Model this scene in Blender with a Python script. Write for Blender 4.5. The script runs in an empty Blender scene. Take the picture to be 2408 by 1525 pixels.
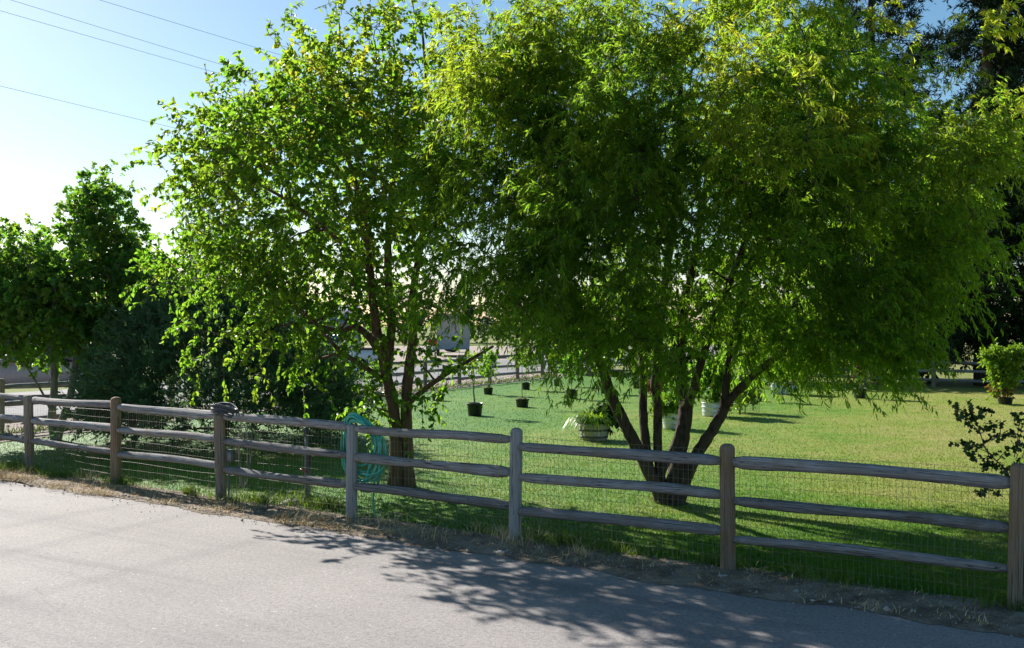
import bpy, math, random
import numpy as np
from mathutils import Vector, Matrix, Quaternion

random.seed(7)
rng = np.random.default_rng(7)
R = math.radians
SC = bpy.context.scene
COL = SC.collection

# ------------------------------------------------------------------ camera, sky, sun, exposure
F = 2500.0            # focal length in the 2408-wide reading of the photograph
HC = 2.25             # eye height
UC, VC = 1204.0, 762.5
cam_d = bpy.data.cameras.new('camera')
cam = bpy.data.objects.new('camera', cam_d)
COL.objects.link(cam)
cam.location = (0, 0, HC)
cam.rotation_euler = (R(90), 0, 0)
cam_d.sensor_width = 36.0
cam_d.lens = 36.0 * F / 2408.0
cam_d.clip_end = 3000
cam_d.clip_start = 0.1
SC.camera = cam

SUN_EL = R(32.5)
SHD = Vector((0.63, -0.777)).normalized()          # ground direction in which shadows fall
to_sun = Vector((-SHD.x * math.cos(SUN_EL), -SHD.y * math.cos(SUN_EL), math.sin(SUN_EL)))
world = bpy.data.worlds.new('World')
SC.world = world
world.use_nodes = True
wn, wl = world.node_tree.nodes, world.node_tree.links
wn.clear()
sky = wn.new('ShaderNodeTexSky')
sky.sky_type = 'NISHITA'
sky.sun_disc = False
sky.sun_elevation = SUN_EL
sky.sun_rotation = math.atan2(to_sun.x, to_sun.y)
sky.altitude = 800
sky.air_density = 1.0
sky.dust_density = 0.9
sky.ozone_density = 1.2
bg = wn.new('ShaderNodeBackground')
bg.inputs[1].default_value = 0.055
wo = wn.new('ShaderNodeOutputWorld')
hsv = wn.new('ShaderNodeHueSaturation')
hsv.inputs['Hue'].default_value = 0.488
hsv.inputs['Saturation'].default_value = 1.22
hsv.inputs['Value'].default_value = 1.08
wl.new(sky.outputs[0], hsv.inputs['Color'])
wl.new(hsv.outputs[0], bg.inputs[0])
wl.new(bg.outputs[0], wo.inputs[0])

sun_d = bpy.data.lights.new('sun', 'SUN')
sun_d.energy = 5.0
sun_d.angle = R(0.5)
sun_d.color = (1.0, 0.95, 0.88)
sun = bpy.data.objects.new('sun', sun_d)
COL.objects.link(sun)
sun.location = (-30, 30, 30)
sun.rotation_euler = (-to_sun).to_track_quat('-Z', 'Y').to_euler()

SC.view_settings.view_transform = 'Standard'
SC.view_settings.look = 'None'
SC.view_settings.gamma = 1.0
SC.view_settings.use_curve_mapping = False
SC.view_settings.exposure = 1.12
SC.render.engine = 'CYCLES'
SC.cycles.max_bounces = 7
SC.cycles.diffuse_bounces = 2
SC.cycles.glossy_bounces = 3
SC.cycles.transmission_bounces = 6
SC.cycles.transparent_max_bounces = 6
SC.cycles.caustics_reflective = False
SC.cycles.caustics_refractive = False


# ------------------------------------------------------------------ helpers
def G(u, v):
    """point of the level ground seen at reading (u, v)"""
    Y = F * HC / (v - VC)
    return Vector(((u - UC) * Y / F, Y, 0.0))


def W(u, v, Y):
    return Vector(((u - UC) * Y / F, Y, HC + (VC - v) * Y / F))


def norm(a):
    return a / np.maximum(np.linalg.norm(a, axis=-1, keepdims=True), 1e-9)


def mesh_np(name, verts, faces, mat, parent=None, origin=(0, 0, 0), smooth=False):
    """faces: list of int arrays (M,k)"""
    verts = np.asarray(verts, dtype=np.float32) - np.asarray(origin, dtype=np.float32)
    faces = [np.asarray(f, dtype=np.int32) for f in faces if len(f)]
    me = bpy.data.meshes.new(name)
    nl = sum(f.size for f in faces)
    npoly = sum(len(f) for f in faces)
    me.vertices.add(len(verts))
    me.vertices.foreach_set('co', verts.ravel())
    me.loops.add(nl)
    me.loops.foreach_set('vertex_index', np.concatenate([f.ravel() for f in faces]))
    me.polygons.add(npoly)
    tot = np.concatenate([np.full(len(f), f.shape[1], dtype=np.int32) for f in faces])
    start = np.concatenate([[0], np.cumsum(tot)[:-1]]).astype(np.int32)
    me.polygons.foreach_set('loop_start', start)
    me.polygons.foreach_set('loop_total', tot)
    if smooth:
        me.polygons.foreach_set('use_smooth', np.ones(npoly, dtype=bool))
    me.update(calc_edges=True)
    me.validate()
    if mat is not None:
        me.materials.append(mat)
    o = bpy.data.objects.new(name, me)
    COL.objects.link(o)
    if parent is not None:
        o.parent = parent
    return o


class Acc:
    """collects pieces of one mesh"""
    def __init__(self):
        self.v, self.f, self.n = [], {}, 0

    def add(self, verts, *faces):
        verts = np.asarray(verts, dtype=float).reshape(-1, 3)
        for f in faces:
            f = np.asarray(f, dtype=int)
            self.f.setdefault(f.shape[1], []).append(f + self.n)
        self.v.append(verts)
        self.n += len(verts)
        return self

    def box(self, c, s, rz=0.0, taper=1.0):
        x, y, z = s[0] / 2, s[1] / 2, s[2] / 2
        p = np.array([(-x, -y, -z), (x, -y, -z), (x, y, -z), (-x, y, -z),
                      (-x * taper, -y * taper, z), (x * taper, -y * taper, z), (x * taper, y * taper, z), (-x * taper, y * taper, z)])
        cz, sz = math.cos(rz), math.sin(rz)
        q = p.copy()
        q[:, 0] = p[:, 0] * cz - p[:, 1] * sz
        q[:, 1] = p[:, 0] * sz + p[:, 1] * cz
        return self.add(q + np.array(c), [(0, 3, 2, 1), (4, 5, 6, 7), (0, 1, 5, 4), (1, 2, 6, 5), (2, 3, 7, 6), (3, 0, 4, 7)])

    def tube(self, pts, rad, sides=8, rough=0.0, closed=False, cap=True):
        v, q, c = tube_geo(pts, rad, sides, rough, closed)
        self.add(v, q)
        if cap and not closed:
            n = len(pts)
            base = self.n - len(v)
            self.f.setdefault(sides, []).append(np.array([list(range(sides - 1, -1, -1))]) + base)
            self.f.setdefault(sides, []).append(np.array([[(n - 1) * sides + i for i in range(sides)]]) + base)
        return self

    def lathe(self, prof, c=(0, 0, 0), n=20, sx=1.0, sy=1.0, wob=0.0):
        a = np.linspace(0, 2 * math.pi, n, endpoint=False)
        vs = []
        for r, z in prof:
            w = 1 + (rng.normal(0, wob, n) if wob else 0)
            vs.append(np.stack([np.cos(a) * r * sx * w + c[0], np.sin(a) * r * sy * w + c[1], np.full(n, z + c[2])], 1))
        qs = []
        for k in range(len(prof) - 1):
            for i in range(n):
                j = (i + 1) % n
                qs.append((k * n + i, k * n + j, (k + 1) * n + j, (k + 1) * n + i))
        return self.add(np.concatenate(vs), qs)

    def build(self, name, mat, parent=None, origin=(0, 0, 0), smooth=False):
        return mesh_np(name, np.concatenate(self.v), [np.concatenate(x) for x in self.f.values()], mat, parent, origin, smooth)


def frames(P):
    T = np.gradient(P, axis=0)
    T = norm(T)
    up = np.array([0.13, 0.21, 0.97])
    if abs(T[0] @ up) > 0.9:
        up = np.array([0.95, 0.2, 0.1])
    N = np.zeros_like(P)
    n = up - T[0] * (T[0] @ up)
    n /= np.linalg.norm(n)
    for i in range(len(P)):
        n = n - T[i] * (n @ T[i])
        n /= max(np.linalg.norm(n), 1e-9)
        N[i] = n
    return T, N, np.cross(T, N)


def tube_geo(pts, rad, sides=8, rough=0.0, closed=False):
    P = np.asarray([tuple(p) for p in pts], dtype=float)
    n = len(P)
    rad = np.broadcast_to(np.asarray(rad, dtype=float), (n,))
    if closed:
        T = norm(np.roll(P, -1, 0) - np.roll(P, 1, 0))
        ref = np.array([0.2, 0.9, 0.35])
        N = norm(ref - T * (T @ ref)[:, None])
        B = np.cross(T, N)
    else:
        T, N, B = frames(P)
    a = np.linspace(0, 2 * math.pi, sides, endpoint=False)
    rr = rad[:, None] * (1 + (rng.normal(0, rough, (n, sides)) if rough else 0))
    V = P[:, None, :] + rr[..., None] * (np.cos(a)[None, :, None] * N[:, None, :] + np.sin(a)[None, :, None] * B[:, None, :])
    i = np.arange(n if closed else n - 1)[:, None]
    j = np.arange(sides)[None, :]
    i2 = (i + 1) % n
    j2 = (j + 1) % sides
    Q = np.stack(np.broadcast_arrays(i * sides + j, i * sides + j2, i2 * sides + j2, i2 * sides + j), -1).reshape(-1, 4)
    return V.reshape(-1, 3), Q, None


def tubes_batch(P, rad, sides=3):
    """P (n,k,3), rad (k,) or (n,k): many thin tubes at once"""
    n, k, _ = P.shape
    T = norm(np.gradient(P, axis=1))
    ref = norm(rng.normal(size=(n, 1, 3)))
    N = norm(ref - T * np.sum(T * ref, -1, keepdims=True))
    B = np.cross(T, N)
    a = np.linspace(0, 2 * math.pi, sides, endpoint=False)
    rad = np.broadcast_to(np.asarray(rad, dtype=float), (n, k))
    V = P[:, :, None, :] + rad[:, :, None, None] * (np.cos(a)[None, None, :, None] * N[:, :, None, :] + np.sin(a)[None, None, :, None] * B[:, :, None, :])
    t = np.arange(n)[:, None, None]
    i = np.arange(k - 1)[None, :, None]
    j = np.arange(sides)[None, None, :]
    j2 = (j + 1) % sides
    b = t * k * sides
    Q = np.stack(np.broadcast_arrays(b + i * sides + j, b + i * sides + j2, b + (i + 1) * sides + j2, b + (i + 1) * sides + j), -1).reshape(-1, 4)
    return V.reshape(-1, 3), Q


def smooth_path(pts, sub=4, jit=0.0):
    """Catmull-Rom through the points"""
    P = np.asarray([tuple(p) for p in pts], dtype=float)
    if len(P) < 3:
        t = np.linspace(0, 1, sub + 1)[:, None]
        return P[0] * (1 - t) + P[-1] * t
    Q = np.vstack([2 * P[0] - P[1], P, 2 * P[-1] - P[-2]])
    out = []
    for i in range(1, len(Q) - 2):
        for s in range(sub):
            t = s / sub
            out.append(0.5 * ((2 * Q[i]) + (-Q[i - 1] + Q[i + 1]) * t + (2 * Q[i - 1] - 5 * Q[i] + 4 * Q[i + 1] - Q[i + 2]) * t * t
                              + (-Q[i - 1] + 3 * Q[i] - 3 * Q[i + 1] + Q[i + 2]) * t ** 3))
    out.append(P[-1])
    out = np.array(out)
    if jit:
        out[1:-1] += rng.normal(0, jit, out[1:-1].shape)
    return out


def tag(o, label, cat, group=None, kind=None):
    if label:
        o['label'] = label
    if cat:
        o['category'] = cat
    if group:
        o['group'] = group
    if kind:
        o['kind'] = kind
    return o


def thing(name, label, cat, loc=(0, 0, 0), rz=0.0, group=None):
    o = bpy.data.objects.new(name, None)
    o.empty_display_size = 0.2
    COL.objects.link(o)
    o.location = loc
    o.rotation_euler = (0, 0, rz)
    return tag(o, label, cat, group)


def structure(o):
    o['kind'] = 'structure'
    return o


# ------------------------------------------------------------------ materials
class MT:
    def __init__(self, name):
        self.m = bpy.data.materials.new(name)
        self.m.use_nodes = True
        self.t = self.m.node_tree
        self.t.nodes.clear()
        self.out = self.n('ShaderNodeOutputMaterial')

    def n(self, typ, **kw):
        x = self.t.nodes.new(typ)
        for k, v in kw.items():
            setattr(x, k, v)
        return x

    def l(self, a, b):
        self.t.links.new(a, b)

    def coord(self, kind='Object', scale=(1, 1, 1), rot=(0, 0, 0)):
        c = self.n('ShaderNodeTexCoord')
        mp = self.n('ShaderNodeMapping')
        mp.inputs['Scale'].default_value = scale
        src = c.outputs[kind]
        if rot != (0, 0, 0):                     # turn first, then stretch
            m0 = self.n('ShaderNodeMapping')
            m0.inputs['Rotation'].default_value = rot
            self.l(src, m0.inputs[0])
            src = m0.outputs[0]
        self.l(src, mp.inputs[0])
        return mp.outputs[0]

    def noise(self, vec, scale, detail=3, rough=0.5, dist=0.0):
        x = self.n('ShaderNodeTexNoise')
        x.inputs['Scale'].default_value = scale
        x.inputs['Detail'].default_value = detail
        x.inputs['Roughness'].default_value = rough
        x.inputs['Distortion'].default_value = dist
        self.l(vec, x.inputs['Vector'])
        return x.outputs[0]

    def ramp(self, fac, stops):
        x = self.n('ShaderNodeValToRGB')
        e = x.color_ramp.elements
        while len(e) > 1:
            e.remove(e[-1])
        for i, (p, c) in enumerate(stops):
            k = e[0] if i == 0 else e.new(p)
            k.position = p
            k.color = (*c, 1) if len(c) == 3 else c
        self.l(fac, x.inputs[0])
        return x.outputs[0]

    def mix(self, fac, a, b, blend='MIX'):
        x = self.n('ShaderNodeMix', data_type='RGBA', blend_type=blend)
        for s, v in ((x.inputs[0], fac), (x.inputs[6], a), (x.inputs[7], b)):
            if isinstance(v, (int, float)):
                s.default_value = v
            elif isinstance(v, tuple):
                s.default_value = (*v, 1)
            else:
                self.l(v, s)
        return x.outputs[2]

    def math(self, op, a, b=0.0):
        x = self.n('ShaderNodeMath', operation=op)
        for s, v in ((x.inputs[0], a), (x.inputs[1], b)):
            if isinstance(v, (int, float)):
                s.default_value = v
            else:
                self.l(v, s)
        return x.outputs[0]

    def bsdf(self, col, rough=0.8, spec=0.3, metal=0.0, bump=None, bstr=0.3, bdist=0.01, coat=0.0):
        b = self.n('ShaderNodeBsdfPrincipled')
        for k, v in (('Base Color', col), ('Roughness', rough), ('Metallic', metal)):
            if isinstance(v, tuple):
                b.inputs[k].default_value = (*v, 1)
            elif isinstance(v, (int, float)):
                b.inputs[k].default_value = v
            else:
                self.l(v, b.inputs[k])
        b.inputs['Specular IOR Level'].default_value = spec
        b.inputs['Coat Weight'].default_value = coat
        if bump is not None:
            x = self.n('ShaderNodeBump')
            x.inputs['Strength'].default_value = bstr
            x.inputs['Distance'].default_value = bdist
            self.l(bump, x.inputs['Height'])
            self.l(x.outputs[0], b.inputs['Normal'])
        return b

    def done(self, sh):
        self.l(sh.outputs[0], self.out.inputs[0])
        return self.m


def plain(name, col, rough=0.6, spec=0.4, metal=0.0, var=0.15, scale=12, coat=0.0):
    t = MT(name)
    nz = t.noise(t.coord(), scale, 4)
    c = t.ramp(nz, [(0.25, tuple(x * (1 - var) for x in col)), (0.75, tuple(min(1, x * (1 + var)) for x in col))])
    return t.done(t.bsdf(c, rough, spec, metal, coat=coat))


def wood_mat(name, dark, light, brown=None, axis='X'):
    t = MT(name)
    st = (.9, 38, 38) if axis == 'X' else (38, 38, .9)
    oi = t.n('ShaderNodeObjectInfo')
    co = t.n('ShaderNodeTexCoord')
    add = t.n('ShaderNodeVectorMath', operation='ADD')
    sc = t.n('ShaderNodeVectorMath', operation='SCALE')
    comb = t.n('ShaderNodeCombineXYZ')
    for i in range(3):
        t.l(oi.outputs['Random'], comb.inputs[i])
    t.l(comb.outputs[0], sc.inputs[0])
    sc.inputs['Scale'].default_value = 31.0
    t.l(co.outputs['Object'], add.inputs[0])
    t.l(sc.outputs[0], add.inputs[1])
    mp = t.n('ShaderNodeMapping')
    mp.inputs['Scale'].default_value = st
    t.l(add.outputs[0], mp.inputs[0])
    grain = t.noise(mp.outputs[0], 3.2, 6, 0.65, 0.4)
    blot = t.noise(add.outputs[0], 4.5, 4, 0.6)
    c = t.ramp(grain, [(0.34, dark), (0.45, tuple(a * .4 + b * .6 for a, b in zip(dark, light))), (0.64, light)])
    if brown:
        c = t.mix(t.ramp(blot, [(0.42, (0, 0, 0)), (0.62, (0.85,) * 3)]), c, brown)
    mp2 = t.n('ShaderNodeMapping')
    mp2.inputs['Scale'].default_value = (0.22, 11, 11) if axis == 'X' else (11, 11, 0.22)
    t.l(add.outputs[0], mp2.inputs[0])
    crk = t.noise(mp2.outputs[0], 2.2, 3, 0.5, 0.8)
    cm = t.ramp(crk, [(0.484, (1, 1, 1)), (0.497, (0.06,) * 3), (0.503, (0.06,) * 3), (0.516, (1, 1, 1))])
    c = t.mix(0.9, c, cm, 'MULTIPLY')
    val = t.math('ADD', t.math('MULTIPLY', oi.outputs['Random'], 0.45), 0.78)
    hs = t.n('ShaderNodeHueSaturation')
    t.l(val, hs.inputs['Value'])
    t.l(c, hs.inputs['Color'])
    h = t.math('ADD', grain, t.math('MULTIPLY', t.math('ABSOLUTE', t.math('SUBTRACT', crk, 0.5)), 5.0))
    return t.done(t.bsdf(hs.outputs[0], 0.85, 0.25, bump=h, bstr=0.55, bdist=0.012))


def leaf_mat(name, c0, c1, tr, fac=0.4, rough=0.45, young=None, spec=0.35):
    t = MT(name)
    g = t.n('ShaderNodeNewGeometry')
    rp = g.outputs['Random Per Island']
    nz = t.noise(t.coord(), 0.9, 2)
    c = t.mix(rp, c0, c1)
    trc = t.mix(rp, tr, tuple(x * 0.72 for x in tr))
    if young is not None:
        at = t.n('ShaderNodeAttribute')
        at.attribute_name = 'young'
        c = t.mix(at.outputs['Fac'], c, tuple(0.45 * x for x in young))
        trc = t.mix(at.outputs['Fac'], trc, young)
    hv = t.ramp(nz, [(0.3, (0.75,) * 3), (0.7, (1.15, 1.1, 1.0))])
    c = t.mix(1.0, c, hv, 'MULTIPLY')
    b = t.bsdf(c, rough, spec)
    tl = t.n('ShaderNodeBsdfTranslucent')
    t.l(trc, tl.inputs[0])
    m = t.n('ShaderNodeMixShader')
    m.inputs[0].default_value = fac
    t.l(b.outputs[0], m.inputs[1])
    t.l(tl.outputs[0], m.inputs[2])
    return t.done(m)


def bark_mat(name, dark, light, scale=14):
    t = MT(name)
    v = t.coord('Object', (1, 1, 0.28))
    vo = t.n('ShaderNodeTexVoronoi')
    vo.inputs['Scale'].default_value = scale
    t.l(v, vo.inputs['Vector'])
    nz = t.noise(v, scale * 1.7, 5, 0.65)
    h = t.math('ADD', vo.outputs['Distance'], nz)
    c = t.ramp(h, [(0.45, dark), (1.0, light)])
    return t.done(t.bsdf(c, 0.9, 0.2, bump=h, bstr=0.8, bdist=0.03))


def grass_mat(name, k=1.0, tl=0.3):
    t = MT(name)
    v = t.coord('Object')
    big = t.noise(v, 0.22, 3, 0.55, 0.6)
    med = t.noise(v, 1.5, 4, 0.6)
    strk = t.noise(t.coord('Object', (0.9, 4.0, 1), (0, 0, R(-12))), 1.1, 4, 0.65)
    # dry towards the near right of the lawn, greener at the far left
    sep = t.n('ShaderNodeSeparateXYZ')
    t.l(t.coord('Object'), sep.inputs[0])
    gx = t.math('MULTIPLY', sep.outputs[0], 0.025)
    gy = t.math('MULTIPLY', t.math('ABSOLUTE', t.math('SUBTRACT', sep.outputs[1], 19.0)), -0.013)
    d = t.math('ADD', t.math('ADD', t.math('ADD', t.math('MULTIPLY', big, 0.75), -0.1), t.math('ADD', t.math('MULTIPLY', med, 0.55), -0.1)), t.math('MULTIPLY', strk, 0.3))
    d = t.math('ADD', d, t.math('ADD', gx, gy))
    g = lambda c: tuple(x * k for x in c)
    c = t.ramp(d, [(0.36, g((0.065, 0.185, 0.008))), (0.54, g((0.115, 0.23, 0.014))), (0.72, g((0.20, 0.26, 0.035))), (0.94, g((0.30, 0.29, 0.085)))])
    geo = t.n('ShaderNodeNewGeometry')
    rv = t.ramp(geo.outputs['Random Per Island'], [(0, (0.7, 0.75, 0.7)), (1, (1.25, 1.2, 1.2))])
    c = t.mix(1.0, c, rv, 'MULTIPLY') if tl else c
    fine = t.noise(v, 26, 3, 0.7)
    if not tl:
        c = t.mix(1.0, c, t.ramp(fine, [(0.3, (0.6,) * 3), (0.7, (1.2,) * 3)]), 'MULTIPLY')
    b = t.bsdf(c, 0.65, 0.2, bump=fine if not tl else None, bstr=0.8, bdist=0.03)
    if not tl:
        return t.done(b)
    tr = t.n('ShaderNodeBsdfTranslucent')
    t.l(c, tr.inputs[0])
    m = t.n('ShaderNodeMixShader')
    m.inputs[0].default_value = tl
    t.l(b.outputs[0], m.inputs[1])
    t.l(tr.outputs[0], m.inputs[2])
    return t.done(m)


def asphalt_mat(name, base, along, tint=(1, 1, 1), speck=1.0):
    t = MT(name)
    v = t.coord('Object')
    big = t.noise(v, 0.45, 4, 0.6, 0.5)
    trk = t.noise(t.coord('Object', (0.16, 1.5, 1), (0, 0, along)), 1.0, 5, 0.6, 0.3)
    fine = t.noise(v, 95, 3, 0.75)
    grit = t.noise(v, 28, 4, 0.7)
    b = lambda k: tuple(base * k * x for x in tint)
    c = t.ramp(big, [(0.3, b(0.9)), (0.7, b(1.08))])
    c = t.mix(1.0, c, t.ramp(trk, [(0.36, (0.80, 0.80, 0.82)), (0.5, (1.0,) * 3), (0.7, (1.05,) * 3)]), 'MULTIPLY')
    c = t.mix(1.0, c, t.ramp(fine, [(0.33, (0.62,) * 3), (0.5, (1.0,) * 3), (0.68, (1.28,) * 3)]), 'MULTIPLY')
    c = t.mix(0.8, c, t.ramp(grit, [(0.34, (0.72,) * 3), (0.5, (1.0,) * 3), (0.66, (1.14,) * 3)]), 'MULTIPLY')
    vo = t.n('ShaderNodeTexVoronoi')
    vo.inputs['Scale'].default_value = 13
    t.l(v, vo.inputs['Vector'])
    chip = t.ramp(vo.outputs['Distance'], [(0.0, (0.62, 0.6, 0.58)), (0.10, (0.62, 0.6, 0.58)), (0.14, (0, 0, 0))])
    sel = t.ramp(vo.outputs['Color'], [(0.70, (0, 0, 0)), (0.74, (1, 1, 1))])
    c = t.mix(0.35 * speck, c, t.mix(1.0, chip, sel, 'MULTIPLY'), 'ADD')
    # a few hairline cracks
    vc = t.n('ShaderNodeTexVoronoi', feature='DISTANCE_TO_EDGE')
    vc.inputs['Scale'].default_value = 0.22
    wv = t.n('ShaderNodeVectorMath', operation='ADD')
    wz = t.n('ShaderNodeTexNoise')
    wz.inputs['Scale'].default_value = 1.6
    wz.inputs['Detail'].default_value = 4
    t.l(v, wz.inputs['Vector'])
    t.l(v, wv.inputs[0])
    t.l(wz.outputs[1], wv.inputs[1])
    t.l(wv.outputs[0], vc.inputs['Vector'])
    ck = t.ramp(vc.outputs['Distance'], [(0.0, (0.7,) * 3), (0.0018, (0.75,) * 3), (0.003, (1,) * 3)])
    c = t.mix(t.ramp(t.noise(v, 0.3, 2), [(0.5, (0, 0, 0)), (0.6, (0.8,) * 3)]), c, t.mix(1.0, c, ck, 'MULTIPLY'))
    return t.done(t.bsdf(c, 0.85, 0.25, bump=t.math('ADD', fine, grit), bstr=0.5, bdist=0.006))


def soil_mat(name, cols, scale=2.2):
    t = MT(name)
    v = t.coord('Object')
    a = t.noise(v, scale, 5, 0.65, 0.3)
    f = t.noise(v, 60, 4, 0.7)
    n = len(cols)
    c = t.ramp(a, [(0.3 + 0.4 * i / max(n - 1, 1), x) for i, x in enumerate(cols)])
    c = t.mix(1.0, c, t.ramp(f, [(0.3, (0.6,) * 3), (0.7, (1.3,) * 3)]), 'MULTIPLY')
    return t.done(t.bsdf(c, 0.95, 0.15, bump=f, bstr=0.8, bdist=0.02))


def island_mat(name, cols, rough=0.9, spec=0.2):
    t = MT(name)
    g = t.n('ShaderNodeNewGeometry')
    c = t.ramp(g.outputs['Random Per Island'], [(i / max(len(cols) - 1, 1), x) for i, x in enumerate(cols)])
    return t.done(t.bsdf(c, rough, spec))


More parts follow.
